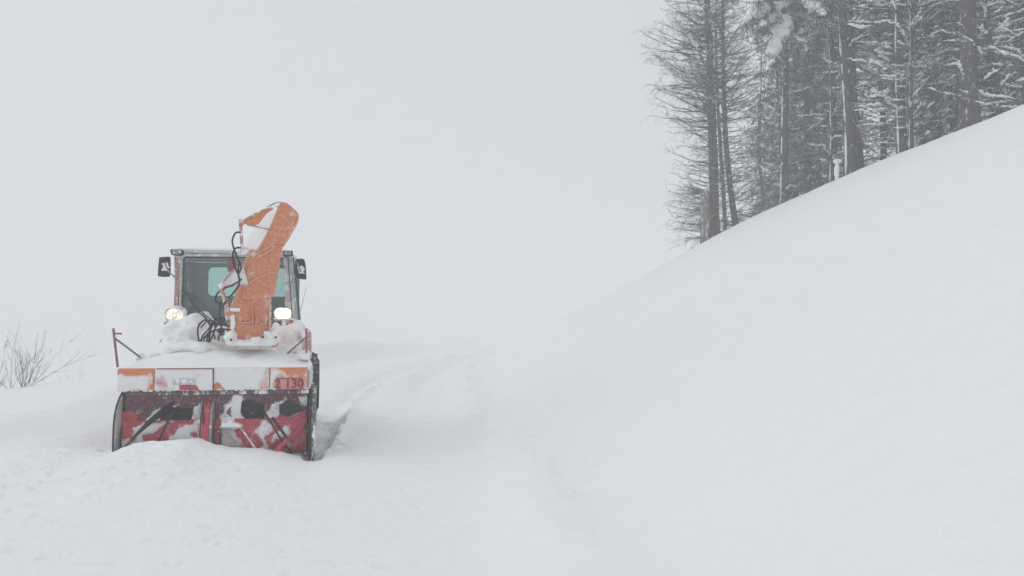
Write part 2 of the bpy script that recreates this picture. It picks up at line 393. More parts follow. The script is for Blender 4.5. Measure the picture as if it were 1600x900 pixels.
# ------------------------------------------------------------------ haze
hz = MB().box((-440, -440, -160), (440, 470, 30)).build('haze')
hm = bpy.data.materials.new('haze'); hm.use_nodes = True; hm.node_tree.nodes.clear()
ho = hm.node_tree.nodes.new('ShaderNodeOutputMaterial'); hv = hm.node_tree.nodes.new('ShaderNodeVolumePrincipled')
hv.inputs['Color'].default_value = (.99, .993, .996, 1); hv.inputs['Density'].default_value = .0082; hv.inputs['Anisotropy'].default_value = .0
hm.node_tree.links.new(hv.outputs[0], ho.inputs['Volume']); hz.data.materials.append(hm)
tag(hz, 'pale snowy haze filling the air', 'haze', kind='stuff'); 
# ------------------------------------------------------------------ the snow blower
def ray(px, py):
    u, v = (px - 800)/F, (450 - py)/F
    return np.array([u, math.cos(PITCH) - v*math.sin(PITCH), math.sin(PITCH) + v*math.cos(PITCH)])
bd = np.array([-math.sin(ROT), math.cos(ROT), 0]); rd = np.array([math.cos(ROT), math.sin(ROT), 0])
ORG = np.array([OX, OY, 0.0])
def L(px, py, yl):
    """point of the machine (its own metres: x across, y back, z up) whose depth in the machine is yl"""
    d = ray(px, py); e = np.array([0, 0, EYE]); t = (yl - (e - ORG).dot(bd)) / d.dot(bd); P = e + t*d - ORG
    return np.array([P.dot(rd), yl, P[2]])
def LP(pts, yl): return [L(a, b, yl) for a, b in pts]
def rough(pts, k=3, amp=.18, seed=1, closed=True):
    r = np.random.default_rng(seed); p = np.array(pts, float)
    for _ in range(k):
        q = np.roll(p, -1, axis=0); d = q - p; ln = np.linalg.norm(d, axis=1)[:, None]
        nrm = np.stack([-d[:, 1], d[:, 0]], 1) / (ln + 1e-9)
        mid = (p + q)/2 + nrm*ln*amp*r.uniform(-1, 1, (len(p), 1))
        p = np.stack([p, mid], 1).reshape(-1, 2)
    return p
B = empty('snow_blower', tuple(ORG), ROT)
tag(B, 'orange rotary snow blower with raised chute and red cutter drums, headlights lit, crusted with snow', 'snow blower')

# ---- cutter head
XL, XR = L(177, 690, 0)[0], L(484, 690, 0)[0]
def side_plate(x):
    prof = [(.0, .02), (.0, .50)] + [(.60 - .60*math.cos(a), .50 + .44*math.sin(a)) for a in np.linspace(.15, math.pi/2, 8)] + [(1.0, .94), (1.05, .02)]
    m_ = MB().prism([(x-.013, y, z) for y, z in prof], (.026, 0, 0))
    return m_, prof
for x in (XL, XR):
    m_, prof = side_plate(x); pl = m_.build('side_plate', M['white_paint' if x < 0 else 'dark'], B)
    e = [(x, y - .012, z) for y, z in prof[:11]]
    MB().tube(e, .011 if x < 0 else .020, 8).build('edge_strip', M['dark'], pl, smooth=True)
# outer dark skid on the right plate
MB().prism([(XR+.018, y - .03, z) for y, z in side_plate(0)[1][:11]] + [(XR+.018, .75, .93), (XR+.018, .22, .5), (XR+.018, .14, .02)], (.045, 0, 0)).build('skid_plate', M['skid'], B)
MB().box((XR-.08, -.04, .43), (XR-.01, .01, .50)).build('plate_latch', M['black'], B)
# housing shell behind the drum
shell = [(1.02, .03)] + [(.55 + .47*math.cos(a), .50 + .42*math.sin(a)) for a in np.linspace(-.6, 1.5, 12)] + [(.3, .93)]
sh = MB()
outer = [(XL+.02, y, z) for y, z in shell]; inner = [(XL+.02, y-.02, z-.02) for y, z in reversed(shell)]
sh.prism(outer + inner, (XR-XL-.04, 0, 0)); sh.build('drum_housing', M['red'], B)
# dark beam under the bonnet
MB().box((XL+.06, .275, .872), (XR-.03, .36, .925)).build('top_beam', M['skid'], B, bevel=.01)
MB().box((XL+.03, .36, .86), (XR-.03, 1.0, .925)).build('housing_roof', M['dark'], B)
def poly_sd(X, Z, P):
    """signed distance to an outline, positive inside"""
    best = np.full(X.shape, 1e9); ins = np.zeros(X.shape, bool); P = np.asarray(P)
    for p, q in zip(P, np.roll(P, -1, axis=0)):
        d = q-p; t = np.clip(((X-p[0])*d[0] + (Z-p[1])*d[1])/(d.dot(d)+1e-12), 0, 1)
        best = np.minimum(best, np.hypot(X-p[0]-t*d[0], Z-p[1]-t*d[1]))
        with np.errstate(divide='ignore', invalid='ignore'):
            cr = ((p[1] > Z) != (q[1] > Z)) & (X < (q[0]-p[0])*(Z-p[1])/(q[1]-p[1]+1e-12) + p[0])
        ins ^= cr
    return np.where(ins, best, -best)
def snow_map(X, Z, base, layers, yl):
    m_ = np.full(X.shape, float(base)); wx, wz = fbm2(X*7, Z*7, 4, 61), fbm2(X*7, Z*7, 4, 66); w2, w3 = fbm2(X*24, Z*24, 3, 71), fbm2(X*24, Z*24, 3, 76); X, Z = X + .05*wx + .02*w2, Z + .05*wz + .02*w3
    for pts, val, soft in layers:
        P = np.array([L(p, q, yl)[[0, 2]] for p, q in pts]); k = sm(-soft, soft, poly_sd(X, Z, P)); m_ = m_*(1-k) + val*k
    return m_
def crust_panel(name, mat, xa, xb, za, zc, y, base, layers, parent=B, th=.03, step=.009, push=.010):
    nx = max(8, int((xb-xa)/step)); nz = max(8, int((zc-za)/step)); X, Z = np.meshgrid(np.linspace(xa, xb, nx), np.linspace(za, zc, nz))
    S_ = np.clip(snow_map(X, Z, base, layers, y), 0, 1); Y = y - push*np.clip(S_, 0, 1)*(1 + .5*fbm2(X*12, Z*12, 3, 80)) 
    v = np.stack([X, Y, Z], -1).reshape(-1, 3); f = []
    for r_ in range(nz-1):
        for q_ in range(nx-1): f.append((r_*nx+q_, r_*nx+q_+1, (r_+1)*nx+q_+1, (r_+1)*nx+q_))
    per = list(range(nx)) + [r_*nx+nx-1 for r_ in range(1, nz)] + [(nz-1)*nx+q_ for q_ in range(nx-2, -1, -1)] + [r_*nx for r_ in range(nz-2, 0, -1)]
    bk = v[per].copy(); bk[:, 1] = y + th; n0 = len(v); k = len(per); f += [(per[(i_+1) % k], per[i_], n0+i_, n0+(i_+1) % k) for i_ in range(k)]
    f.append(tuple(n0 + i_ for i_ in range(k-1, -1, -1)))
    o = MB().raw(np.vstack([v, bk]), f).build(name, M[mat], parent)
    at = o.data.attributes.new('snow', 'FLOAT', 'POINT'); at.data.foreach_set('value', np.concatenate([S_.ravel(), S_.ravel()[per]]).astype(np.float32))
    return o
# two drums with snow and helical blades
DL = [ ([(205,672),(222,664),(262,660),(246,668),(238,676),(224,678),(228,694),(220,706),(208,700),(214,686)], 1, .035),
 ([(262,692),(278,672),(296,664),(320,655),(320,698),(262,700)], 1, .035), ([(296,676),(304,672),(309,676),(306,684),(297,684)], 0, .035),
 ([(188,694),(200,686),(208,692),(200,706),(188,706)], 1, .035), ([(322,640),(328,640),(326,700),(320,700)], .9, .035),
 ([(345,640),(364,640),(366,668),(372,690),(366,712),(344,712)], .85, .03), ([(412,656),(424,664),(421,678),(415,684),(420,706),(404,706),(410,690),(402,676)], 1, .035),
 ([(430,676),(444,664),(457,666),(456,680),(446,684),(436,686),(424,694)], 1, .035), ([(366,690),(378,684),(386,700),(372,712)], .6, .03), ([(436,690),(470,690),(470,720),(436,716)], .25, .03)]
def drum(x0, x1):
    nx = int((x1-x0)/.011); nt_ = 110; xs = np.linspace(x0, x1, nx); an = np.linspace(0, 2*math.pi, nt_, endpoint=False); X, A = np.meshgrid(xs, an)
    Y = CYD + .285*np.cos(A); Z = CZD + .285*np.sin(A); S_ = snow_map(X, Z, .10, DL, CYD-.26)
    S_ = np.where(Y < CYD, S_, .55 + .5*fbm2(X*3, A*1.5, 3, 90)); rr2 = .285 + .022*np.clip(S_, 0, 1); Y = CYD + rr2*np.cos(A); Z = CZD + rr2*np.sin(A)
    v = np.stack([X, Y, Z], -1).reshape(-1, 3); f = []
    for r_ in range(nt_):
        r2 = (r_+1) % nt_
        for q_ in range(nx-1): f.append((r_*nx+q_, r_*nx+q_+1, r2*nx+q_+1, r2*nx+q_))
    f.append(tuple(r_*nx for r_ in range(nt_))); f.append(tuple(r_*nx+nx-1 for r_ in range(nt_-1, -1, -1)))
    o = MB().raw(v, f).build('drum', M['c_red'], B); at = o.data.attributes.new('snow', 'FLOAT', 'POINT'); at.data.foreach_set('value', S_.ravel().astype(np.float32)); return o
CYD, CZD = .50, .34
drum(XL+.05, -.16); drum(.03, XR-.05)
def blade(x0, a0, x1, a1, r=.43, wd=.07, th=.012, name='helical_blade', mat='dark', taper=1):
    rings = []
    for t in np.linspace(0, 1, 26):
        x = x0 + (x1-x0)*t; a = a0 + (a1-a0)*t
        dr = np.array([0, -math.cos(a), math.sin(a)])
        c = np.array([x, CYD, CZD]) + dr*r; s_ = dr*wd/2; k = np.array([th, 0, 0])
        rings.append([c-s_-k, c-s_+k, c+s_+k, c+s_-k])
    return MB().loft(rings).build(name, M[mat], B)
blade(XL+.03, -.45, -.38, 1.45, .43, .12)
blade(-.66, -.4, -.43, 1.15, .42, .04)
blade(1.0, -.6, .52, 1.3, .42, .05)
blade(.55, -.9, .18, .15, .37, .04, name='blade_edge', mat='pink_paint')
blade(.80, -.55, 1.18, .35, .37, .05, name='blade_edge', mat='red_clean')
# centre disc
MB().lathe([(-.125, .03), (-.125, .44), (-.115, .455), (-.02, .455), (-.01, .44), (-.01, .03)], (0, CYD, CZD+.02), 'x', 56).build('centre_disc', M['red_clean'], B)
for x in (-.14, .002): MB().lathe([(x-.012, .40), (x-.012, .47), (x+.012, .47), (x+.012, .40)], (0, CYD, CZD+.02), 'x', 56).build('disc_rim', M['steel'], B)
# inner plate above the drum: crusted, with flat dark patches painted as the shade in the intake mouths
def patch(pts, yl, th, name, mat, parent=B, k=3, amp=.16, seed=1, smooth=False):
    p = rough(pts, k, amp, seed) if k else pts
    return MB().prism(LP(p, yl), (0, th, 0)).build(name, M[mat], parent)
IP = [([(176,646),(214,632),(250,640),(236,664),(176,668)], .12, .02), ([(222,664),(240,644),(262,634),(276,632),(256,648),(244,662)], .95, .02), ([(246,658),(320,655),(320,670),(246,670)], .5, .02),
 ([(300,634),(322,632),(322,665),(303,665)], .85, .02), ([(343,665),(347,628),(366,626),(366,665)], .85, .03), ([(350,640),(360,634),(362,654),(356,650)], .1, .01), ([(364,618),(382,618),(378,634),(386,664),(364,664)], .9, .02),
 ([(383,617),(410,617),(411,624),(383,624)], .25, .02), ([(416,644),(428,628),(446,622),(436,648),(446,660),(420,660)], .8, .02), ([(440,648),(478,640),(478,664),(440,664)], .4, .03), ([(466,618),(480,618),(480,634),(468,632)], .7, .02)]
crust_panel('inner_plate', 'c_dark', XL+.05, XR-.05, .46, .93, .315, .05, IP, B, .02)
for pts in ([(250,640),(262,636),(297,637),(301,648),(297,659),(270,662),(250,660)], [(378,626),(392,624),(411,631),(413,654),(384,656),(376,645)]): patch(pts, .30, .012, 'intake_shade_patch', 'intake', k=2, amp=.06)
patch([(436,632),(452,625),(469,634),(474,641),(452,651),(437,645)], .285, .012, 'intake_shade_patch', 'dark', k=2, amp=.06)
patch([(184,656),(192,644),(206,640),(214,650),(212,668),(184,670)], .30, .012, 'red_gusset', 'red_clean', k=2, amp=.05)
patch([(436,646),(452,653),(474,643),(478,640),(478,668),(440,662)], .30, .012, 'red_gusset', 'red_clean', k=2, amp=.05)
# little snow-covered step in the right drum and stays
MB().prism([L(342,668,.05), L(378,668,.05), L(378,668,.30), L(342,668,.30)], (0, 0, -.012)).build('step_plate', M['steel'], B)
patch([(343,668),(348,660),(356,660),(360,655),(368,662),(378,667)], .06, .16, 'step_snow', 'snow', k=3, amp=.2)
MB().tube([L(376,668,.06), L(400,702,.08)], .012).build('stay', M['pink_paint'], B)
MB().tube([L(343,668,.08), L(345,704,.08)], .014).build('stay', M['dark'], B)
for a, b_ in (((283,633),(309,633)), ((317,634),(319,688))):
    MB().tube([L(*a, .10), L(*b_, .06)], .012).build('stay', M['dark'], B)
MB().tube([L(425,652,.05), L(448,684,.04)], .018).build('stay', M['dark'], B)
MB().tube([L(432,706,.06), L(451,684,.06)], .025).build('stay', M['red_clean'], B)

# ---- bonnet over the head
YH = .25
bon = MB()
p00, p10, p11, p01 = L(183,614,YH), L(481,612,YH), L(481,573,YH), L(182,576,YH)
zb, zt = .935, 1.225
x0, x1 = p00[0], p10[0]
bon.box((x0, YH, zb), (x1, 1.75, zt)); bonnet = bon.build('bonnet', M['orange'], B, bevel=.012)
def fr(px): return L(px, 594, YH)[0]
def panel(a, b_, name, mat, th=.018, zz=(zb+.005, zt-.012)):
    return MB().box((fr(a), YH-th, zz[0]), (fr(b_), YH+.004, zz[1])).build(name, M[mat], B, bevel=.004)
ZA, ZB = zb+.004, zt-.004
p1 = crust_panel('front_panel', 'c_orange', x0, fr(241.5), ZA, ZB, YH-.012, .0, [([(180,586),(198,588),(210,587),(219,592),(229,589),(236,590),(233,612),(205,611),(196,618),(180,618)], .86, .03), ([(233,586),(241,583),(242,602),(234,604)], .55, .02)], B)
p2 = crust_panel('front_flap', 'c_flap', fr(243), fr(333), ZA, ZB, YH-.035, .76, [([(284,604),(292,600),(306,603),(318,611),(318,618),(276,618)], -.1, .012), ([(246,594),(256,589),(264,594),(260,606),(248,606)], .45, .03), ([(246,604),(276,606),(276,616),(246,614)], .62, .03)], B)
p3 = crust_panel('front_panel', 'c_orange', fr(334.5), fr(421), ZA, ZB, YH-.012, .93, [([(424,570),(412,578),(414,590),(408,600),(404,618),(424,618)], .42, .05), ([(334,604),(342,602),(350,608),(352,618),(334,618)], 0, .010)], B)
p4 = crust_panel('front_panel', 'c_orange', fr(422.5), fr(480), ZA, ZB, YH-.012, .40, [([(420,576),(434,580),(446,588),(430,592),(428,618),(420,618)], .85, .04), ([(430,572),(482,572),(478,582),(452,586),(440,580)], .0, .03), ([(432,607),(478,607),(478,618),(432,618)], .35, .02)], B)
for a in (242.3, 333.8, 421.8): MB().box((fr(a)-.004, YH-.014, zb+.01), (fr(a)+.004, YH+.01, zt-.01)).build('panel_seam', M['dark'], B)
MB().tube([L(244,576.5,YH-.05), L(333,576,YH-.05)], .005).build('flap_rim', M['dark'], p2)
MB().tube([L(333,576,YH-.05), L(333,612,YH-.05)], .005).build('flap_rim', M['dark'], p2)
MB().prism(LP([(270,591),(306,591),(306,601),(270,602)], YH-.052), (0, .02, 0)).build('flap_badge', M['white_paint'], p2, bevel=.006)
MB().lathe([(-.008, .001), (-.008, .035), (.01, .035)], L(288,596,YH-.056), 'y', 20).build('badge_disc', M['snow'], p2, smooth=True)
M['faded_red'] = plain('dull_red', (.36, .07, .07), .6); M['plate'] = paint('number_plate_red', (.70, .22, .18), .38, 30, dust=.25, soft=.2)
# number plate
np_ = MB().prism(LP([(432.5,591),(471,591),(471.5,608.5),(432.5,608.5)], YH-.03), (0, .012, 0)).build('number_plate', M['plate'], B, bevel=.002)
rim = MB()
for a, b_ in (((432.5,591),(471,591)), ((471,591),(471.5,608.5)), ((471.5,608.5),(432.5,608.5)), ((432.5,608.5),(432.5,591))):
    rim.tube([L(*a, YH-.034), L(*b_, YH-.034)], .006, 6)
rim.build('plate_rim', M['faded_red'], np_)
cu = bpy.data.curves.new('digits', 'FONT'); cu.body = '2 130'; cu.size = .165; cu.extrude = .004; cu.align_x = 'CENTER'; cu.align_y = 'CENTER'; cu.offset = .004
tmp = bpy.data.objects.new('digits', cu); sc.collection.objects.link(tmp)
dg = bpy.context.evaluated_depsgraph_get(); me = bpy.data.meshes.new_from_object(tmp.evaluated_get(dg)); bpy.data.objects.remove(tmp)
me.name = 'digits'; me.materials.clear(); M['digit'] = plain('digit_red', (.33, .04, .05), .6); me.materials.append(M['digit'])
dgo = link(bpy.data.objects.new('digits', me), np_); c = L(452, 600, YH-.036)
dgo.location = tuple(c); dgo.rotation_euler = (R(90), 0, 0)
# snow lying on the bonnet
def cap(xa, xb, ya, yb, zfun, base, nx=70, ny=44):
    xs = np.linspace(xa, xb, nx); ys = np.linspace(ya, yb, ny); X, Y = np.meshgrid(xs, ys)
    Z = zfun(X, Y); rings = []
    top = np.stack([X, Y, Z], -1); m_ = MB(); v = top.reshape(-1, 3); f = []
    for a in range(ny-1):
        for b_ in range(nx-1): f.append((a*nx+b_, a*nx+b_+1, (a+1)*nx+b_+1, (a+1)*nx+b_))
    per = [b_ for b_ in range(nx)] + [a*nx+nx-1 for a in range(1, ny)] + [(ny-1)*nx+b_ for b_ in range(nx-2, -1, -1)] + [a*nx for a in range(ny-2, 0, -1)]
    low = v[per].copy(); low[:, 2] = base; n0 = len(v); k = len(per)
    f += [(per[i_], n0+i_, n0+(i_+1) % k, per[(i_+1) % k]) for i_ in range(k)]
    return m_.raw(np.vstack([v, low]), f)
def zb_(X, Y):
    ex = np.minimum(X-(x0-.02), (x1+.02)-X); ey = np.minimum(Y-(YH+.0), 1.9-Y)
    ed = np.sqrt(np.clip(ex/.14, 0, 1))*np.sqrt(np.clip(ey/.22, 0, 1))
    ramp_ = .03 + .22*sm(.2, 1.5, Y)*(sm(-1.3, -.5, X)*.75+.25)*(1 - .45*sm(.5, 1.25, X))
    return zt - .01 + ed*(ramp_ + .025*fbm2(X*3, Y*3, 3, 50) + .015*fbm2(X*9, Y*9, 3, 51))
cap(x0-.02, x1+.02, YH-.004, 1.85, zb_, zt-.03).build('bonnet_snow', M['snow'], B, smooth=True)
# crumbs of snow frozen along the lower rim of the bonnet
ls = MB(); gq = np.random.default_rng(4); xx = x0 + .02
while xx < x1 - .05:
    w_ = gq.uniform(.02, .10); ls.blob((xx + w_/2, YH + .004, zb + .006), (w_*.62, .024, gq.uniform(.008, .022)), int(xx*50), .5, 12, 8); xx += w_*gq.uniform(.75, 1.5)
ls.build('rim_snow', M['snow'], bonnet, smooth=True)
# right flank of the bonnet
MB().box((x1+.003, YH+.02, .94), (x1+.03, 1.6, 1.21)).build('bonnet_side', M['white_paint'], B, bevel=.008)
# ---- marker rods
def rod(segs, name='marker_rod'):
    m_ = MB()
    for a, b_, r in segs: m_.tube([a, b_], r, 8)
    return m_.build(name, M['faded'], B, smooth=True)
M['faded'] = paint('rod_red', (.22, .07, .08), .36, 20, dust=.2)
rod([(L(177,513,.45), L(184,574,.45), .016), (L(177.5,521,.45), L(190,521.5,.45), .012), (L(180,529,.45), L(219,558,.95), .013)])
rod([(L(478.5,513,.9), L(479.5,572,.9), .014), (L(479,526,.9), L(443,558,1.2), .013)])
MB().prism(LP([(476,512),(482,514),(485.5,520),(486,561),(479,563),(479,530)], 1.15), (0, .5, 0)).build('rear_guard', M['pink_paint'], B, bevel=.01)

# ---- wheels with chains
def wheel(x, y, z, r=.53, w=.42):
    wh = bpy.data.objects.new('wheel', None); link(wh, B); wh.location = (x, y, z)
    prof = [(-w/2+.02, r*.62), (-w/2, r*.72), (-w/2+.01, r*.90), (-w/2+.06, r), (w/2-.06, r), (w/2-.01, r*.90), (w/2, r*.72), (w/2-.02, r*.62)]
    m_ = MB().lathe(prof, (0, 0, 0), 'x', 48)
    for a in np.arange(0, 2*math.pi, math.pi/14):          # lugs
        c, s_ = math.cos(a), math.sin(a)
        for sg in (-1, 1):
            q = []
            for xx, aa in ((0.01*sg, a), (sg*w*.47, a+.12)):
                for dr in (r-.01, r+.03):
                    for da in (-.035, .035): q.append((xx, dr*math.cos(aa+da), dr*math.sin(aa+da)))
            m_.raw(q, [(0,1,3,2), (4,6,7,5), (0,4,5,1), (2,3,7,6), (0,2,6,4), (1,5,7,3)])
    m_.build('tyre', M['rubber'], wh)
    MB().lathe([(w/2-.05, .02), (w/2-.05, r*.25), (w/2-.14, r*.35), (w/2-.12, r*.58), (w/2-.02, r*.64), (-w/2+.02, r*.64), (-w/2+.02, .02)], (0, 0, 0), 'x', 32).build('rim', M['orange_snowy'], wh, smooth=False)
    ch = MB(); k = 14
    for i_ in range(k):
        a = i_*2*math.pi/k; b_ = a + math.pi/k
        P = lambda xx, aa, q=.045: (xx, (r+q)*math.cos(aa), (r+q)*math.sin(aa))
        ch.tube([P(-w/2-.01, a, -.10), P(-w*.3, a), P(0, b_), P(w*.3, a), P(w/2+.01, a, -.10)], .014, 5, smooth=3)
        ch.tube([P(-w/2-.01, a, -.10), P(-w*.3, a), P(0, a-math.pi/k), P(w*.3, a), P(w/2+.01, a, -.10)], .014, 5, smooth=3)
    for xx in (-w/2-.015, w/2+.015): ch.tube([(xx, (r-.10)*math.cos(a), (r-.10)*math.sin(a)) for a in np.linspace(0, 2*math.pi, 40)], .013, 5)
    ch.build('snow_chain', M['dark'], wh)
    return wh
xw = L(492.5, 620, 1.9)[0] - .22
w0 = wheel(xw, 1.95, .70)
for (x, y) in ((-xw, 1.95), (xw, 4.3), (-xw, 4.3)):
    c = w0.copy(); link(c, B); c.location = (x, y, .78)
    for ch in w0.children: d = ch.copy(); link(d, c)
# ---- chassis, engine cowl, fenders, rear body
MB().box((-.45, .9, .55), (.45, 5.2, .95)).build('chassis', M['dark'], B, bevel=.02)
for y in (1.95, 4.3): MB().tube([(-xw+.1, y, .74), (xw-.1, y, .74)], .09, 12).build('axle', M['dark'], B)
cw = MB().loft([[(-1.0, y, .95), (1.02, y, .95), (1.02, y, z-.1), (.90, y, z), (-.88, y, z), (-1.0, y, z-.1)] for y, z in ((1.72, 1.55), (1.9, 1.68), (2.7, 1.74))])
cw.build('engine_cowl', M['orange_snowy'], B, bevel=.02)
for s_ in (-1, 1):
    fe = [(x, 1.95 + .72*math.cos(a), .74 + .66*math.sin(a)) for x in (0,) for a in np.linspace(.1, math.pi-.1, 12)]
    fi = [(0, 1.95 + .68*math.cos(a), .74 + .62*math.sin(a)) for a in np.linspace(math.pi-.1, .1, 12)]
    xa = s_*1.0 if s_ < 0 else 1.0 - .25
    MB().prism([(xa - (.25 if s_ < 0 else 0) + .25*(s_ < 0)*0, p[1], p[2]) for p in fe+fi], (.25, 0, 0)).build('fender', M['white_paint'], B)
MB().box((-.98, 4.1, .95), (.98, 5.6, 1.9)).build('rear_body', M['orange_snowy'], B, bevel=.05)

# ---- chute
ch = empty('chute', (0, 0, 0)); ch.parent = B; 
CY0 = 1.05
def ring(fl, frt, bl, yf=CY0, yb=CY0+.40):
    a, b_, c = L(*fl, yf), L(*frt, yf), L(*bl, yb); d = b_ + (c - a)*np.array([.35, 1, 1]); d[1] = yb
    return [a, b_, d, c]
rings = [ring((367,531),(419,528),(352,531)), ring((368,505),(419,505),(354,510)), ring((370,480),(420,485),(358,484)), ring((376,458),(421,466),(366,462)), ring((381,446),(424,452),(371,450))]
MB().loft(rings).build('chute_base', M['orange_clean'], ch, bevel=.012)
rings = [ring((378,470),(429,464),(370,468), CY0-.03, CY0+.38), ring((381,449),(431,448),(372,450), CY0-.03, CY0+.38), ring((387,415),(436,422),(378,420), CY0-.05, CY0+.36), ring((391,402),(439,400),(383,404), CY0-.06, CY0+.34), ring((400,394),(443,380),(390,394), CY0-.07, CY0+.32)]
MB().loft(rings).build('chute_neck', M['orange_clean'], ch, bevel=.012)
# raised seams and flange of the chute
MB().tube([L(381,450,CY0-.05), L(400,436,CY0-.06), L(420,428,CY0-.07), L(436,424,CY0-.07)], .008, 6, smooth=6).build('chute_seam', M['orange_pale'], ch)
MB().prism(LP([(367,503),(422,504),(422,505.4),(367,504.4)], CY0-.02), (0, .06, 0)).build('chute_band', M['orange_pale'], ch)
MB().prism(LP([(419.8,466),(421.6,464),(421.6,528),(419.8,528)], CY0-.05), (0, .30, 0)).build('chute_flange', M['orange_pale'], ch)
MB().prism(LP([(393,478),(396,476),(396,503),(398,503),(401,494),(403,496),(405,503),(404,505),(394,505)], CY0-.05), (0, .04, 0)).build('latch_bracket', M['orange_clean'], ch)
MB().prism(LP([(360,481),(374.5,481.5),(375,487),(359.5,486)], CY0-.03), (0, .05, 0)).build('name_tab', M['snow'], ch)
MB().prism(LP([(361,492),(366,492),(368,506),(366,514),(360,514)], CY0-.02), (0, .05, 0)).build('side_lug', M['snow'], ch)
# collar
MB().loft([[np.array([cx_ + rx*math.cos(a), CY0+.18 + rx*.7*math.sin(a), zz]) for a in np.linspace(0, 2*math.pi, 28, endpoint=False)] for cx_, rx, zz in ((L(392,540,CY0)[0], .30, 1.30), (L(392,540,CY0)[0], .30, 1.375), (L(392,540,CY0)[0], .26, 1.385))]).build('turntable', M['orange_snowy'], ch, smooth=False)
# curved spout: side plate, channel floor and outer wall
outl = spline(np.array([(443,382),(452,368),(461,352),(466,343),(466.5,335),(462,329),(452,320),(445,316)], float), 4)
face = list(map(tuple, outl)) + [(439,316),(430,335),(421,358),(411,374),(402,389),(401,396),(430,389)]
sp = MB().prism(LP(face, CY0-.06), (0, .03, 0)).build('spout_side', M['orange_clean'], ch, bevel=.004)
ow = [L(a, b_, CY0-.03) for a, b_ in outl]; ib = []
q = MB(); v = [p for p in ow] + [p + np.array([-.02, .36, 0]) for p in ow]; k = len(ow)
v += [p + np.array([-.02, 0, -.015]) for p in ow] + [p + np.array([-.04, .36, -.015]) for p in ow]
f = []
for i_ in range(k-1): f += [(i_, i_+1, k+i_+1, k+i_), (2*k+i_, 3*k+i_, 3*k+i_+1, 2*k+i_+1)]
q.raw(v, f).build('spout_back', M['orange'], ch)
A1 = LP([(402,390),(421,358),(439,316)], CY0-.028); B1 = LP([(380,388),(395,357),(417,324)], CY0+.30)
for nm, i0 in (('channel_floor', 0), ('spout_flap', 1)):
    a, b_, c, d = A1[i0], A1[i0+1], B1[i0+1], B1[i0]; dv = np.array([.02, .02, -.01])
    MB().loft([[a, b_, b_+dv, a+dv], [d, c, c+dv, d+dv]]).build(nm, M['snow'], ch)
MB().tube([L(439,316,CY0-.05), L(421,358,CY0-.05), L(400,397,CY0-.07)], .011, 6).build('channel_edge', M['orange_pale'], ch)
MB().tube([L(417,324,CY0+.3), L(431,316.5,CY0+.3), L(441,316,CY0)], .010, 6).build('channel_edge', M['steel'], ch)
# deflector arm with its cylinder
MB().prism(LP([(375.5,349),(377,345),(384,342),(424,324),(433,321),(426,327),(416,334),(404,350),(398,352),(383,350)], CY0-.09), (0, .025, 0)).build('deflector_arm', M['orange'], ch, bevel=.003)
MB().tube([L(376,347,CY0-.11), L(392,338,CY0-.11), L(412,328,CY0-.11), L(435,323,CY0-.11)], .014, 6, smooth=5).build('arm_edge', M['pink_paint'], ch)
MB().tube([L(386,351,CY0-.1), L(421,358.5,CY0-.1)], .013, 6).build('arm_edge', M['steel'], ch)
MB().tube([L(376,351,CY0-.06), L(378.5,392,CY0-.06)], .022, 10).tube([L(377,343,CY0-.06), L(377,352,CY0-.06)], .035, 10).build('tilt_cylinder', M['pink_paint'], ch, smooth=True)
MB().tube([L(400,398,CY0-.12), L(425,384,CY0-.12), L(427.5,388,CY0-.12), L(402,403,CY0-.12), L(399,402,CY0-.12)], .010, 6).build('grab_handle', M['orange_pale'], ch, smooth=True)
MB().prism(LP([(382,386),(400,392),(402,398),(396,401),(384,398),(360,400),(374,393)], CY0-.07), (0, .12, 0)).build('bracket_plate', M['orange_snowy'], ch, bevel=.004)
MB().prism(LP([(354,404),(366,402),(370,418),(366,424),(356,424)], CY0+.05), (0, .1, 0)).build('bracket', M['faded'], ch)
# triangular wing left of the chute
wg = MB(); a, b_, c, d = L(344,445,CY0+.15), L(378,409,CY0-.06), L(388,445,CY0-.06), L(348,447,CY0+.15)
wg.prism([a, b_, c, d], (0, .018, 0)).build('wing_plate', M['snow'], ch)
MB().tube([L(343,446,CY0+.12), L(360,427,CY0+.02), L(379,408,CY0-.08)], .012, 6).tube([L(346,448,CY0+.1), L(388,446,CY0-.08)], .012, 6).build('wing_rim', M['pink_paint'], ch)
MB().tube([L(347,451,CY0+.0), L(358,500,CY0+.0)], [.02, .045], 10).tube([L(345,444,CY0), L(347,456,CY0)], .03, 8).build('swing_cylinder', M['orange_snowy'], ch, smooth=True)
# bolts along the seams
for n_ in range(7):
    for (px, py) in ((371 + n_*8, 501.5),): MB().lathe([(-.012, .001), (-.012, .011), (.01, .013)], L(px, py, CY0-.01), 'y', 8).build('bolt', M['faded'], ch)
for n_ in range(5): MB().lathe([(-.012, .001), (-.012, .011), (.01, .013)], L(424 - n_*.3, 474 + n_*12, CY0+.05), 'y', 8).build('bolt', M['faded'], ch)
for px, py in ((441,380),(452,364),(461,348),(460,332),(448,321)): MB().lathe([(-.010, .001), (-.010, .010), (.01, .012)], L(px-3, py, CY0-.06), 'y', 8).build('bolt', M['pink_paint'], ch)
# snow at the foot of the chute
ft = MB()
for n_, (px, py, rx, rz) in enumerate(((370,536,.13,.045),(392,538,.20,.035),(412,535,.15,.055),(424,530,.11,.09),(360,528,.08,.11),(403,533,.10,.05),(418,523,.05,.05))):
    ft.blob(L(px, py, CY0-.10), (rx, .20, rz), n_, .35)
ft.melt('foot_snow', M['snow'], ch, .012, 3, .05)
for px, py in ((411,527),(431,527),(361,531)): MB().tube([L(px, py, CY0-.36), L(px, py, CY0-.28)], .018, 6).build('bolt', M['black'], ch)

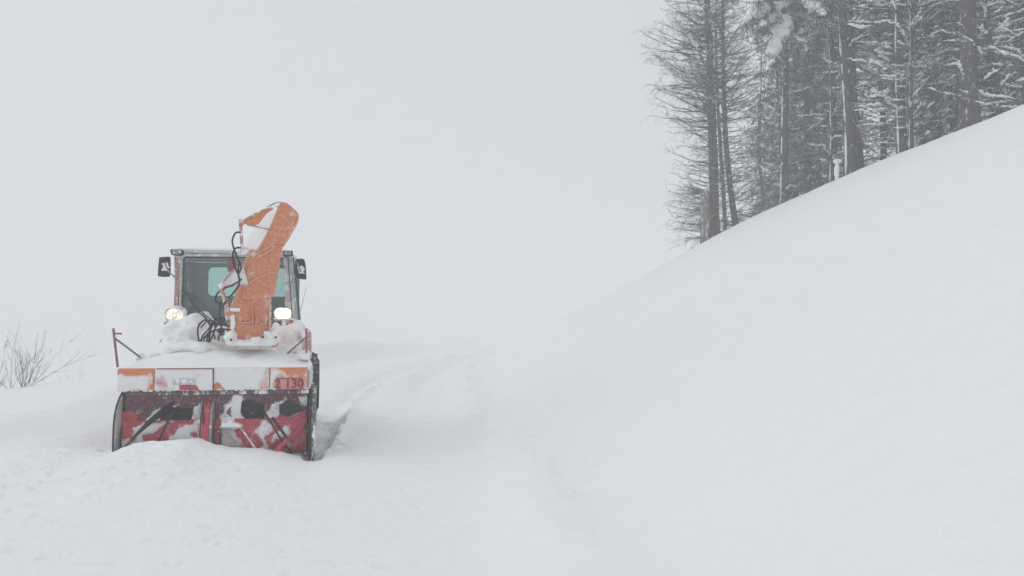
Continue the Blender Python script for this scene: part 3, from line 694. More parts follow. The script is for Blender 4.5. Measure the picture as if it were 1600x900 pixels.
# ---- cab
cab = empty('cab', (0, 0, 0)); cab.parent = B
YC = 2.65
def LZ(px, py, yl): return L(px, py, yl)
def strut(segs, name, mat, r=.03, sides=8, parent=cab, box=None):
    m_ = MB()
    for s_ in segs: m_.tube(s_, r, sides)
    return m_.build(name, M[mat], parent, smooth=sides > 6)
def flat(pts, yl, dep, name, mat, parent=cab, bev=.006): return MB().prism(LP(pts, yl), (0, dep, 0)).build(name, M[mat], parent, bevel=bev)
xlT, xrT = L(270, 395, YC)[0], L(455, 395, YC)[0]
zR = L(360, 388, YC)[2]; zW = L(360, 398.5, YC)[2]; zS = 1.72
# roof with a snow sheet
MB().loft([[(xlT, YC-.05, z), (xrT, YC-.05, z), (xrT+.10, YC+1.55, z), (xlT-.02, YC+1.55, z)] for z in (zW+.01, zR-.03)]).build('cab_roof', M['white_paint'], cab, bevel=.03)
cap(xlT+.03, xrT-.02, YC-.02, YC+1.5, lambda X, Y: zR - .03 + .05*np.sqrt(np.clip(np.minimum(np.minimum(X-xlT-.03, xrT-.02-X), Y-YC+.02)/.12, 0, 1)) + .008*fbm2(X*5, Y*5, 3, 60), zR-.045, 40, 20).build('roof_snow', M['snow'], cab, smooth=True)
# windscreen frame, wall below, posts
flat([(272,396),(282,398),(280,440),(277,500),(272,512),(270,512),(273,440)], YC-.02, .07, 'front_post', 'pink_paint')
flat([(281,397.5),(287,400.5),(283.5,470),(283,508),(279,508),(280,440)], YC-.03, .06, 'windscreen_frame', 'white_paint')
flat([(281,396.5),(446,398),(446,402.5),(286,401.5)], YC-.03, .06, 'windscreen_frame', 'white_paint')
flat([(441,399),(447,402),(450,505),(445,508),(445,420)], YC-.03, .06, 'windscreen_frame', 'white_paint')
flat([(447,400),(452,400),(462,505),(461,525),(450,520)], YC-.02, .10, 'front_post', 'white_paint')
# right flank of the cab: posts further back
YR = YC+.55
flat([(452,398),(456,398),(467,520),(460,520)], YC+.25, .07, 'side_post', 'white_paint')
flat([(457,400),(460,402),(472.5,520),(470,522)], YR+.9, .09, 'side_post', 'white_paint')
strut([[L(458,402,YC+.3), L(466,470,YC+.3), L(469,515,YC+.3)]], 'door_seal', 'dark', .008, 6)
strut([[L(450,402,YC-.04), L(455,470,YC-.04), L(457,512,YC-.04)]], 'door_seal', 'dark', .007, 6)
xr0, xr1 = L(461, 500, YC+.1)[0], L(470, 500, YC+1.4)[0]
MB().prism([(xr0-.03, YC+.12, 1.0), (xr0-.03, YC+.12, 1.78), (xr1-.05, YC+1.4, 1.78), (xr1-.05, YC+1.4, 1.0)], (-.03, 0, 0)).build('door_panel', M['orange_snowy'], cab)
xl0 = L(272, 500, YC)[0]
MB().box((xl0, YC+.06, 1.0), (xl0+.03, YC+1.45, 1.85)).build('door_panel', M['orange_snowy'], cab)
MB().prism([(xr0-.055, YC+.3, 1.79), (xr0-.14, YC+.3, zW), (xr1-.20, YC+1.35, zW), (xr1-.075, YC+1.35, 1.79)], (-.006, 0, 0)).build('side_window', M['glass'], cab)
MB().box((xl0+.012, YC+.1, 1.86), (xl0+.018, YC+1.35, zW-.01)).build('side_window', M['glass'], cab)
MB().box((xl0+.0, YC+1.38, 1.0), (xl0+.08, YC+1.47, zW)).build('rear_post', M['dark'], cab)
flat([(288,402),(443,403),(445,420),(445,506),(285,506),(285,470)], YC-.005, .006, 'windscreen', 'glass', bev=0)
strut([LP([(287,404),(291,401.5),(360,402),(430,403),(442,404)], YC-.04)], 'windscreen_seal', 'black', .010, 6)
strut([LP([(287,404),(285,470),(285,500)], YC-.04)], 'windscreen_seal', 'black', .010, 6)
# rear wall with its window (opening left for the pane)
YB = YC+1.45
wx0, wx1, wz0, wz1 = L(325,440,YB)[0], L(445,440,YB)[0], L(380,463,YB)[2], L(380,418,YB)[2]
wl, wr = xlT-.0, xrT+.08
def rrect(u0, u1, v0, v1, r, n=6):
    o_ = []
    for cx_, cz_, a0 in ((u1-r, v1-r, 0), (u0+r, v1-r, 1), (u0+r, v0+r, 2), (u1-r, v0+r, 3)):
        for t_ in np.linspace(0, 1, n): an = (a0+t_)*math.pi/2; o_.append((cx_ + r*math.cos(an), cz_ + r*math.sin(an)))
    return o_
inn = rrect(wx0, wx1+.06, wz0, wz1, .09); out_ = rrect(wl, wr, 1.0, zW, .002); rw = MB()
rw.loft([[(u, YB, v) for u, v in inn], [(u, YB, v) for u, v in out_], [(u, YB+.05, v) for u, v in out_], [(u, YB+.05, v) for u, v in inn], [(u, YB, v) for u, v in inn]], caps=False)
rw.build('rear_wall', M['interior'], cab)
MB().box((wx0-.01, YB+.02, wz0-.01), (wx1+.07, YB+.028, wz1+.01)).build('rear_window', M['glass'], cab)
MB().box((xl0+.03, YC+.05, 1.0), (xr0-.06, YB, 1.6)).build('cab_floor', M['interior'], cab)
# dashboard, seat, steering wheel
MB().box((xl0+.1, YC+.08, 1.6), (xr0-.12, YC+.40, 1.92)).build('dashboard', M['interior'], cab, bevel=.03)
st = MB().box((-.28, YC+.85, 1.62), (.22, YC+1.3, 1.85)).box((-.26, YC+1.22, 1.85), (.20, YC+1.36, 2.35)).build('driver_seat', M['black'], cab, bevel=.05)
c = np.array(L(372, 480, YC+.5)); c[2] = 2.02
MB().tube([c + .2*np.array([math.cos(a), .35*math.sin(a), .94*math.sin(a)]) for a in np.linspace(0, 2*math.pi, 30)], .016, 8).tube([c, c+np.array([0, -.1, -.35])], .025, 8).build('steering_wheel', M['black'], cab, smooth=True)
flat([(303,490),(314,490),(314,503),(303,503)], YC+.06, .02, 'paper_sheet', 'glass')
strut([LP([(296,420),(297,503)], YC+.9)], 'grab_bar', 'steel', .03, 8)
# wiper
strut([LP([(284,455),(300,470),(322,503)], YC-.06)], 'wiper', 'black', .012, 6)
# roof lights
for pts in ([(265.5,389.5),(284.5,390),(286,396),(281,399),(267,397.5)], [(441,391.5),(457,391.5),(457.5,399),(443,400)]):
    h_ = flat(pts, YC-.16, .14, 'roof_light', 'black', bev=.008)
    q = np.array(pts); cc = q.mean(0); MB().prism(LP([tuple(cc + (p-cc)*.72) for p in q], YC-.172), (0, .02, 0)).build('lens', M['steel'], h_)
# mirrors
for pts, arm in (([(248.5,402),(263,401),(265,404),(264.5,428),(261,432),(248,431.5),(246.5,428)], [(263,424),(270,430),(276,437)]), ([(462,405),(475.5,406),(478.5,432),(477,436),(464,434),(461,428)], [(470,424),(460,431),(456,441)])):
    q = spline(np.array(pts + pts[:1], float), 4)[:-1]
    h_ = flat([tuple(p) for p in q], YC-.35, .09, 'mirror', 'black', bev=.01)
    cc = q.mean(0); MB().prism(LP([tuple(cc + (p-cc)*np.array([.60, .42]) + np.array([1.5, -1])) for p in rough(q[::3], 2, .25, 4)], YC-.362), (0, .02, 0)).build('mirror_snow', M['snow'], h_)
    MB().tube([L(a, b_, YC-.37+.17*i_) for i_, (a, b_) in enumerate(arm)], .012, 6).tube([L(arm[0][0]-6, arm[0][1]-14, YC-.37), L(arm[0][0], arm[0][1], YC-.37)], .012, 6).build('mirror_arm', M['steel'], h_)
# antenna
MB().tube([L(469,486,YC+.6), L(479.5,448,YC+.6)], [.006, .003], 5).build('antenna', M['steel'], B)

# ---- headlights on the cowl
def headlight(px0, px1, py0, py1, mat, seed):
    h_ = empty('headlight', (0, 0, 0)); h_.parent = B; Y = YC-.42
    c = L((px0+px1)/2, (py0+py1)/2, Y); hw = (L(px1, py0, Y)[0]-L(px0, py0, Y)[0])/2; hh = (L(px0, py0, Y)[2]-L(px0, py1, Y)[2])/2
    def rr_(k, y): return [c + np.array([hw*k*np.sign(math.cos(a))*abs(math.cos(a))**.62, y, hh*k*np.sign(math.sin(a))*abs(math.sin(a))**.66]) for a in np.linspace(0, 2*math.pi, 36, endpoint=False)]
    MB().loft([rr_(.98, 0), rr_(1.06, .02), rr_(1.0, .12), rr_(.55, .2)]).build('lamp_housing', M['pink_paint'], h_, smooth=False)
    MB().loft([rr_(.5, -.035), rr_(.80, -.025), rr_(.90, -.004)]).build('lens', M[mat], h_, smooth=True)
    s_ = MB()
    for n_, (dx, dz, rx, rz) in enumerate(((0, 1.05, .8, .28), (.9, .3, .3, .7), (.5, -1.0, .7, .35), (-.5, -1.0, .6, .25))[(0 if seed == 1 else 2):]):
        s_.blob(c + np.array([dx*hw, .06, dz*hh]), (rx*hw, .09, rz*hh), n_ + seed, .4)
    s_.melt('lamp_snow', M['snow'], h_, .008, 4, .02)
    return h_, c
headlight(258.5, 288, 481.5, 501.5, 'lamp_ice', 1)
hl, hc = headlight(428, 456, 480.5, 498.5, 'lamp_full', 5)
M['amber'] = plain('amber_plastic', (.55, .14, .06), .4)
flat([(256.5,503),(265.5,504),(265.5,513),(256.5,512)], YC-.42, .08, 'indicator', 'amber', B)
flat([(440,500),(447.5,500),(447,515),(440,515)], YC-.42, .08, 'lamp_bracket', 'orange_snowy', B)
flat([(452,501),(458,501),(458.5,512),(454,514),(451,511)], YC-.42, .08, 'indicator', 'amber', B)
flat([(424,541),(435,540),(434,549),(426,549)], 1.55, .08, 'lug', 'amber', B)
flat([(301,518),(312,514),(326,520),(326,534),(302,534)], 1.8, .2, 'pump_guard', 'faded', B)
# drifted snow around the cowl
cs = MB()
for n_, (px, py, yl, rx, ry, rz) in enumerate(((288,524,2.1,.34,.5,.24),(308,514,2.2,.26,.4,.22),(316,500,2.4,.15,.25,.13),(298,505,2.35,.16,.2,.10),(272,512,2.3,.12,.3,.13),(290,545,1.7,.42,.6,.12),(320,545,1.7,.42,.6,.13),(340,528,2.0,.28,.4,.16),(262,552,1.6,.30,.5,.07))):
    cs.blob(L(px, py, yl), (rx, ry, rz), n_, .30, 28, 18)
cs.melt('drifted_snow', M['snow'], B, .02, 9, .05, .16)
cs = MB()
for n_, (px, py, yl, rx, ry, rz) in enumerate(((440,532,1.95,.22,.4,.17),(458,530,2.0,.20,.5,.22),(470,545,1.8,.15,.5,.14),(444,520,2.25,.20,.35,.10),(431,516,2.2,.07,.25,.12),(464,512,2.4,.09,.3,.13),(450,548,1.7,.30,.4,.10),(474,556,1.2,.12,.5,.09))):
    cs.blob(L(px, py, yl), (rx, ry, rz), n_ + 20, .30, 28, 18)
cs.melt('drifted_snow', M['snow'], B, .02, 9, .05, .16)

# ---- hydraulic hoses
def hose(pts, r=.016, y0=1.0):
    MB().tube([L(p[0], p[1], (p[2] if len(p) > 2 else y0)) for p in pts], r, 7, smooth=6).build('hose', M['hose'], B, smooth=True)
hose([(376,363,.95),(368,364,.9),(363,376,.9),(366,390,.9),(372,405,.9),(377,417,.92),(372,428,.95),(374,408,.95)], .013)
hose([(376,387,.98),(368,388,.9),(364,398,.88),(366,415,.88),(372,428,.9),(374,443,.92),(366,456,.95),(350,475,1.0),(348,483,1.1)], .014)
hose([(378,436,.95),(366,444,.95),(352,450,1.0),(340,458,1.1),(337,470,1.2),(346,474,1.2)], .013)
hose([(283,455,2.5),(292,462,2.3),(305,482,2.0),(322,498,1.7),(330,512,1.5)], .013)
hose([(284,461,2.5),(291,455,2.3),(303,472,2.0),(318,490,1.7),(330,500,1.5),(342,508,1.4)], .012)
hose([(312,540,1.4),(309,520,1.35),(311,508,1.3),(320,500,1.3),(328,506,1.3),(328,522,1.35),(325,541,1.4)], .013)
hose([(315,541,1.4),(316,526,1.35),(326,514,1.3),(333,503,1.3),(346,497,1.3),(357,502,1.3)], .012)
hose([(319,541,1.4),(320,528,1.3),(331,518,1.25),(346,514,1.2),(358,516,1.2)], .012)
hose([(322,541,1.4),(325,524,1.3),(332,508,1.25),(338,498,1.3),(350,506,1.2),(358,510,1.2)], .013)
hose([(324,541,1.4),(331,527,1.3),(336,511,1.25),(330,501,1.25),(322,503,1.3),(314,512,1.3)], .011)
hose([(336,530,1.2),(334,517,1.2),(342,506,1.2),(352,499,1.2)], .011)
hose([(341,532,1.2),(343,524,1.2),(350,523,1.2),(357,525,1.2)], .014)
hose([(310,541,1.45),(313,532,1.4),(322,524,1.3),(330,512,1.25),(326,500,1.25)], .012)
MB().prism(LP([(307,538),(327,538),(328,543.5),(308,543.5)], 1.42), (0, .12, 0)).build('valve_block', M['black'], B, bevel=.006)
hose([(345,472,1.2),(343,488,1.2),(344,505,1.25),(350,520,1.25)], .013)
MB().blob(L(345, 517, 1.35), (.05, .06, .045), 3, .15).build('pump', M['dark'], B, smooth=True)
# ------------------------------------------------------------------ trees
def bark(name, a, b_, snow=.34, up=.25):
    m = paint(name, a, snow, 9, rough=.9, dust=.06, up=up, soft=.10, stretch=(1.6, 1.6, .35))
    return m
M['bark'] = bark('bark_dark', (.060, .056, .062), 0)
M['bark_grey'] = bark('bark_grey', (.13, .115, .115), 0)
M['bark_red'] = bark('bark_torn', (.23, .165, .15), 0, .40)
M['twig'] = paint('frosted_twig', (.058, .055, .060), .40, 2.2, rough=.9, dust=.05, up=.12, soft=.10)
M['needle'] = paint('frosted_needles', (.028, .040, .048), .40, 2.6, rough=.9, dust=.05, up=.20, soft=.08)

class Tubes:
    """many thin tubes in one mesh, built with arrays"""
    def __init__(s): s.V = []; s.F = []; s.n = 0
    def add(s, P, Rd, sides=3):
        P = np.asarray(P, float); Rd = np.asarray(Rd, float); n, k, _ = P.shape
        T = np.gradient(P, axis=1); T /= np.linalg.norm(T, axis=2)[..., None] + 1e-9
        up = np.where(np.abs(T[..., 2:3]) < .9, np.array([0, 0, 1.]), np.array([0, 1., 0]))
        up = np.broadcast_to(up[:, :1], T.shape)
        A = np.cross(T, up); A /= np.linalg.norm(A, axis=2)[..., None] + 1e-9; Bv = np.cross(T, A)
        an = np.arange(sides)*2*math.pi/sides
        v = P[:, :, None] + Rd[:, :, None, None]*(np.cos(an)[:, None]*A[:, :, None] + np.sin(an)[:, None]*Bv[:, :, None])
        base = s.n + (np.arange(n)*k*sides)[:, None, None]
        i_ = (np.arange(k-1)*sides)[None, :, None]; j_ = np.arange(sides)[None, None]; j1 = (j_+1) % sides
        q = np.stack([base+i_+j_, base+i_+j1, base+i_+sides+j1, base+i_+sides+j_], -1)
        s.V.append(v.reshape(-1, 3)); s.F.append(q.reshape(-1, 4)); s.n += n*k*sides
    def mesh(s, name, mat, smooth=True):
        me = bpy.data.meshes.new(name); v = np.vstack(s.V); q = np.vstack(s.F)
        me.vertices.add(len(v)); me.vertices.foreach_set('co', v.ravel())
        me.loops.add(q.size); me.loops.foreach_set('vertex_index', q.ravel().astype(np.int32))
        me.polygons.add(len(q)); me.polygons.foreach_set('loop_start', np.arange(0, q.size, 4, dtype=np.int32)); me.polygons.foreach_set('loop_total', np.full(len(q), 4, np.int32))
        me.update(calc_edges=True); me.polygons.foreach_set('use_smooth', np.full(len(q), smooth)); me.materials.append(mat); return me

def tree_meshes(seed, h=17, r=.2, curve=(), kind='larch', dens=1.0, blen=1.8, z0=.3, lowbare=4.0, snow=.3, stripe=False, barkm='bark', side=None):
    """kind larch: fine bare sprays; spruce: hanging needled boughs; dead: bare sticks"""
    g = np.random.default_rng(seed)
    zz = np.linspace(-.6, h, 40); tx = np.interp(zz, [c[0] for c in curve], [c[1] for c in curve]) if curve else 0.12*np.sin(zz*.35 + seed)
    k = np.ones(5)/5; tx = np.convolve(np.pad(tx, 2, mode='edge'), k, 'valid'); ty = .08*np.sin(zz*.5 + seed*2)
    rad = r*np.clip(1 - zz/h, .03, 1)**.75*(1 + .30*np.exp(-np.clip(zz, 0, 9)/.35))
    path = np.stack([tx, ty, zz], 1)
    T = MB(); sides = 14; rings = []
    for i_ in range(len(zz)):
        an = np.arange(sides)*2*math.pi/sides; w = 1 + .10*vnoise2(an*3 + seed, zz[i_]*2 + an*0, seed) + .05*vnoise2(an*7, zz[i_]*6 + an*0, seed+1)
        rings.append(path[i_] + np.stack([rad[i_]*w*np.cos(an), rad[i_]*w*np.sin(an), 0*an], 1))
    T.loft(rings)
    me_t = bpy.data.meshes.new('trunk'); me_t.from_pydata(np.vstack(T.v).tolist(), [], T.f); me_t.polygons.foreach_set('use_smooth', np.ones(len(me_t.polygons), bool)); me_t.materials.append(M[barkm])
    nb = int(h*11*dens); C = Tubes(); Sn = Tubes()
    zb = g.uniform(z0, h*.985, nb); az_ = g.uniform(0, 2*math.pi, nb)
    if side is not None:
        kk = g.uniform(0, 1, nb) < side[2]; az_ = np.where(kk, g.uniform(side[0], side[1], nb), az_)
    taper = np.clip((h - zb)/(h*.55), .12, 1)
    low = zb < lowbare
    ln = blen*g.uniform(.35, 1.1, nb)*taper*np.where(low, .75, 1)
    px_ = np.interp(zb, zz, tx); py_ = np.interp(zb, zz, ty); pr = np.interp(zb, zz, rad)
    st = np.stack([px_ + .8*pr*np.cos(az_), py_ + .8*pr*np.sin(az_), zb], 1)
    K = 8; s_ = np.linspace(0, 1, K)[None, :, None]
    dirh = np.stack([np.cos(az_), np.sin(az_), 0*az_], 1)
    rise = np.where(low, g.uniform(-.25, .25, nb), g.uniform(-.15, .45, nb) if kind != 'spruce' else g.uniform(-.55, .05, nb))
    sag = g.uniform(-.25, .35, nb) if kind != 'spruce' else g.uniform(-.1, .5, nb)
    perp = np.stack([-np.sin(az_), np.cos(az_), 0*az_], 1); bend = g.uniform(-.25, .25, nb)
    wob = g.normal(0, .018, (nb, K, 3)).cumsum(1)
    P = st[:, None] + ln[:, None, None]*(dirh[:, None]*s_ + perp[:, None]*(bend[:, None, None]*s_**2) + np.array([0, 0, 1.])*(rise[:, None, None]*s_ + (.35*(kind != 'spruce') - sag[:, None, None]*.6)*s_**2*.5)) + wob*ln[:, None, None]*(s_ > 0)
    br = (.010 + .011*ln)[:, None]*np.linspace(1, .22, K)[None]
    C.add(P, br*np.where(low, .75, 1)[:, None], 4)
    # side twigs
    def twigs(P0, Lb, per, lfrac, rr0, down, ksub=0, keep=None):
        idx = np.repeat(np.arange(len(P0)), per)
        if keep is not None: idx = idx[g.uniform(0, 1, len(idx)) < keep[idx]]
        n = len(idx); t = g.uniform(.12, 1, n)**.8; f_ = t*(P0.shape[1]-1); i0 = np.minimum(f_.astype(int), P0.shape[1]-2); fr_ = (f_-i0)[:, None]
        s0 = P0[idx, i0]*(1-fr_) + P0[idx, i0+1]*fr_
        tan = P0[idx, i0+1]-P0[idx, i0]; tan /= np.linalg.norm(tan, axis=1)[:, None] + 1e-9
        rnd = g.normal(0, 1, (n, 3)); rnd -= tan*(rnd*tan).sum(1)[:, None]; rnd /= np.linalg.norm(rnd, axis=1)[:, None] + 1e-9
        d = tan*g.uniform(.4, 1.1, n)[:, None] + rnd*g.uniform(.5, 1.0, n)[:, None]; d[:, 2] -= down; d /= np.linalg.norm(d, axis=1)[:, None]
        l_ = Lb[idx]*lfrac*g.uniform(.3, 1.1, n)*(1.15 - .6*t); kk = 4; ss = np.linspace(0, 1, kk)[None, :, None]
        Q = s0[:, None] + l_[:, None, None]*(d[:, None]*ss + np.array([0, 0, 1.])*(-down*.5*ss**2) + g.normal(0, .05, (n, kk, 3))*ss)
        C.add(Q, rr0*np.linspace(1, .35, kk)[None]*g.uniform(.6, 1.2, n)[:, None], 3)
        return Q, l_
    if kind == 'larch':
        Q, l1 = twigs(P, ln, 11, .42, .0065, .10, keep=np.where(low, .35, 1.0))
        k2 = l1 > .10; twigs(Q[k2], l1[k2], 6, .55, .0042, .10)
    elif kind == 'spruce':
        Q, l1 = twigs(P, ln, 20, .36, .013, .45, keep=np.where(low, .45, 1.0))
        k2 = l1 > .10; twigs(Q[k2], l1[k2], 5, .5, .011, .45)
    else:
        Q, l1 = twigs(P, ln, 6, .40, .0055, .0, keep=np.where(low, .6, 1.0)); k2 = l1 > .15; twigs(Q[k2], l1[k2], 2, .5, .004, 0)
    # snow lying on the boughs: narrow broken ridges
    rep_ = 4; ks = np.repeat(np.where((g.uniform(0, 1, nb) < snow*1.6) & (ln > .45))[0], rep_); nf = len(ks)
    if nf:
        a0 = g.uniform(.1, .6, nf); a1 = a0 + g.uniform(.12, .4, nf); kk = 9; tt = a0[:, None] + (a1-a0)[:, None]*np.linspace(0, 1, kk)[None]
        f_ = np.clip(tt, 0, 1)*(K-1); i0 = np.minimum(f_.astype(int), K-2); fr_ = (f_-i0)[..., None]; Pk = P[ks[:, None], i0]*(1-fr_) + P[ks[:, None], i0+1]*fr_
        wd = (.008 + .015*ln[ks])[:, None]*(1 + .6*g.uniform(-1, 1, (nf, kk)))*np.sin(np.linspace(.3, math.pi-.25, kk))[None]*(1.3 if kind == 'spruce' else 1)
        Pk = Pk + g.normal(0, .012, Pk.shape); Pk[..., 2] += wd*.7; Sn.add(Pk, wd, 5)
    if Sn.n: 
        nq = sum(len(q) for q in C.F); C.V += Sn.V; C.F += [q + C.n for q in Sn.F]; C.n += Sn.n
    me_c = C.mesh('crown', M['needle' if kind == 'spruce' else 'twig'])
    if Sn.n: me_c.materials.append(M['snow']); mi = np.zeros(len(me_c.polygons), np.int32); mi[nq:] = 1; me_c.polygons.foreach_set('material_index', mi)
    if stripe:                                   # wind-plastered snow down one side of the trunk
        S2 = Tubes(); z1 = .1
        while z1 < h*.85:
            L_ = g.uniform(.3, 1.6); z_ = np.linspace(z1, z1 + L_, max(6, int(L_/.08))); rt = np.interp(z_, zz, rad); q_ = len(z_)
            Pq = np.stack([np.interp(z_, zz, tx) - rt*.90, np.interp(z_, zz, ty) - rt*.50, z_], 1)
            S2.add(Pq[None], (rt*.17*(1 + .55*vnoise2(z_*6, z_*0, seed))*np.clip(np.sin(np.linspace(.1, math.pi-.1, q_))*2, 0, 1))[None], 7); z1 += L_ + g.uniform(0, .35)
        T2 = Tubes(); me_t2 = T; nq = len(T.f); v0 = T.n; T.raw(np.vstack(S2.V), [tuple(q) for q in np.vstack(S2.F).tolist()])
        me_t = bpy.data.meshes.new('trunk'); me_t.from_pydata(np.vstack(T.v).tolist(), [], T.f); me_t.polygons.foreach_set('use_smooth', np.ones(len(me_t.polygons), bool)); me_t.materials.append(M[barkm]); me_t.materials.append(M['snow'])
        mi = np.zeros(len(me_t.polygons), np.int32); mi[nq:] = 1; me_t.polygons.foreach_set('material_index', mi)
    return me_t, me_c, None

def place_tree(name, px, D, meshes, label, cat, group, rz=0, scale=1, lean=0, lift=0):
    x = (px-800)/F*D; z = float(H(np.array([x]), np.array([D]), False)[0])
    t_ = empty(name, (x, D, z - .05 + lift), rz); t_.scale = (scale,)*3; t_.rotation_euler = (0, lean, rz)
    tag(t_, label, cat, group)
    for nm, me in zip(('trunk', 'crown', 'snow'), meshes):
        if me is not None: link(bpy.data.objects.new(nm, me), t_)
    return t_
G1 = 'conifers along the brow of the slope'
fore = [  # px, D, name, args, label
 (1118, 30.2, dict(seed=1, h=16, r=.20, kind='larch', dens=2.2, blen=2.35, lowbare=4.6, snow=.02, curve=[(-1, .05), (3, 0), (9, -.12), (16, -.2)], side=(2.4, 4.2, .45)), 'larch_tree', 'leftmost tall trunk of the grove, bare with fine twig sprays reaching left over the sky'),
 (1131, 31.5, dict(seed=2, h=14, r=.085, kind='larch', dens=1.6, blen=1.7, lowbare=5, snow=.03), 'larch_tree', 'very thin straight trunk just right of the leftmost tall tree'),
 (1152, 30.0, dict(seed=3, h=13, r=.12, kind='larch', dens=2.0, blen=2.0, lowbare=4.5, snow=.03, curve=[(-1, .15), (0, .08), (1.2, -.12), (4, -.32), (8, -.38), (13, -.3)]), 'larch_tree', 'slender trunk leaning left from its foot, third from the left end of the grove'),
 (1233, 27.0, dict(seed=5, h=16, r=.145, kind='dead', dens=2.2, blen=1.5, lowbare=6, snow=.10, stripe=True), 'spruce_tree', 'dark trunk below the big snow-laden bough'),
 (1266, 29.0, dict(seed=6, h=17, r=.15, kind='spruce', dens=1.2, blen=1.8, lowbare=2, snow=.12), 'spruce_tree', 'trunk half hidden in frosted boughs right of the dark trunk'),
 (1304, 25.2, dict(seed=7, h=16, r=.115, kind='dead', dens=1.8, blen=1.3, lowbare=5, snow=.25, stripe=True), 'spruce_tree', 'narrow trunk edged with snow, just left of the broad striped trunk'),
 (1329, 24.6, dict(seed=8, h=18, r=.20, kind='dead', dens=1.6, blen=1.2, lowbare=6, snow=.2, stripe=True), 'spruce_tree', 'broad trunk with a white snow stripe down its left side'),
 (1348, 26.0, dict(seed=9, h=16, r=.14, kind='dead', dens=2.0, blen=1.6, lowbare=4, snow=.3, stripe=True), 'spruce_tree', 'trunk close behind the right side of the broad striped one'),
 (1424, 23.0, dict(seed=10, h=17, r=.15, kind='dead', dens=2.4, blen=2.0, lowbare=3, snow=.35, stripe=True), 'spruce_tree', 'trunk with long snowy boughs midway between the two broad trunks'),
 (1438, 22.4, dict(seed=11, h=14, r=.06, kind='dead', dens=1.6, blen=1.0, lowbare=2, snow=.5, stripe=True), 'spruce_tree', 'thin snow-plastered stem in front of the trunk midway along the brow'),
 (1527, 20.8, dict(seed=12, h=18, r=.235, kind='dead', dens=1.4, blen=1.4, lowbare=5, snow=.15), 'spruce_tree', 'broadest brown trunk near the right edge'),
 (1511, 22.4, dict(seed=13, h=17, r=.15, kind='spruce', dens=1.4, blen=1.8, lowbare=2, snow=.2), 'spruce_tree', 'trunk tucked behind the left side of the broadest brown trunk'),
 (1582, 20.8, dict(seed=14, h=14, r=.085, kind='dead', dens=2.4, blen=1.8, lowbare=3, snow=.35, curve=[(-1, .1), (0, .05), (1.2, -.15), (2.4, -.45), (4, -.35), (8, -.4), (14, -.3)]), 'spruce_tree', 'thin bent trunk at the right edge of the picture'),
]
for px, D, kw, nm, lab in fore:
    place_tree(nm, px, D, tree_meshes(**kw), lab, 'tree', G1)
# trees standing deeper in the wood: five built kinds, repeated
GB = 'frosted spruces deeper in the wood'
var = [tree_meshes(seed=40+i_, h=15 + i_, r=.10 + .018*i_, kind='spruce', dens=1.2, blen=1.9, z0=.2, lowbare=1.2, snow=.35) for i_ in range(4)]
var2 = [tree_meshes(seed=60+i_, h=15 + i_, r=.11 + .02*i_, kind='dead', dens=2.2, blen=1.9, z0=.3, lowbare=2.5, snow=.35) for i_ in range(3)]
deep = [(1196, 33, 0, .62), (1222, 34, 1, .8), (1250, 31, 2, .9), (1284, 30, 0, .95), (1300, 33, 3, 1), (1322, 29, 1, 1), (1366, 28, 2, 1), (1384, 26, 4, .95), (1398, 31, 3, .9), (1408, 25, 5, .8), (1452, 27, 1, 1),
        (1470, 24.5, 6, .9), (1484, 29, 2, 1), (1496, 25, 0, .9), (1545, 27, 3, 1), (1560, 24, 4, .85), (1604, 26, 1, 1), (1640, 23, 2, 1), (1690, 22, 0, 1), (1620, 20.5, 5, 1), (1432, 34, 0, 1.05), (1350, 36, 3, 1.05), (1520, 33, 2, 1.1), (1262, 37, 1, 1), (1590, 32, 3, 1.1), (1760, 20, 3, 1)]
deep_lab = ['short frosted spruce at the thin left end of the dense wood', 'small-crowned spruce behind the bent sapling', 'spruce behind the dark trunk under the snowy bough', 'spruce filling the gap right of the dark trunk', 'tall spruce far behind the narrow snow-edged trunk', 'spruce directly behind the broad striped trunk', 'spruce filling the gap right of the broad striped trunk', 'bare-branched trunk left of the middle of the brow', 'farther spruce left of the middle of the brow', 'small bare-branched trunk just left of the snow-plastered stem', 'spruce just right of the snow-plastered stem',
            'bare-branched trunk left of the broadest brown trunk', 'farther spruce left of the broadest brown trunk', 'spruce crowding the left side of the broadest brown trunk', 'spruce just right of the broadest brown trunk', 'bare-branched trunk left of the thin bent trunk', 'spruce cut by the right edge of the picture', 'spruce beyond the right edge, nearer the brow', 'spruce beyond the right edge, second along', 'bare-branched trunk at the brow beside the right edge', 'farthest spruce behind the snow-plastered stem', 'farthest spruce behind the broad striped trunk', 'farthest spruce behind the broadest brown trunk', 'farthest spruce behind the dark trunk', 'farthest spruce behind the thin bent trunk', 'last spruce well beyond the right edge']
allv = var + var2
for i_, ((px, D, v_, s_), lab) in enumerate(zip(deep, deep_lab)):
    if i_ in (6, 8, 12, 14, 20, 21, 22, 23, 24): continue
    place_tree('spruce_tree', px, D, allv[v_], lab, 'tree', GB, rz=i_*2.39, scale=s_)
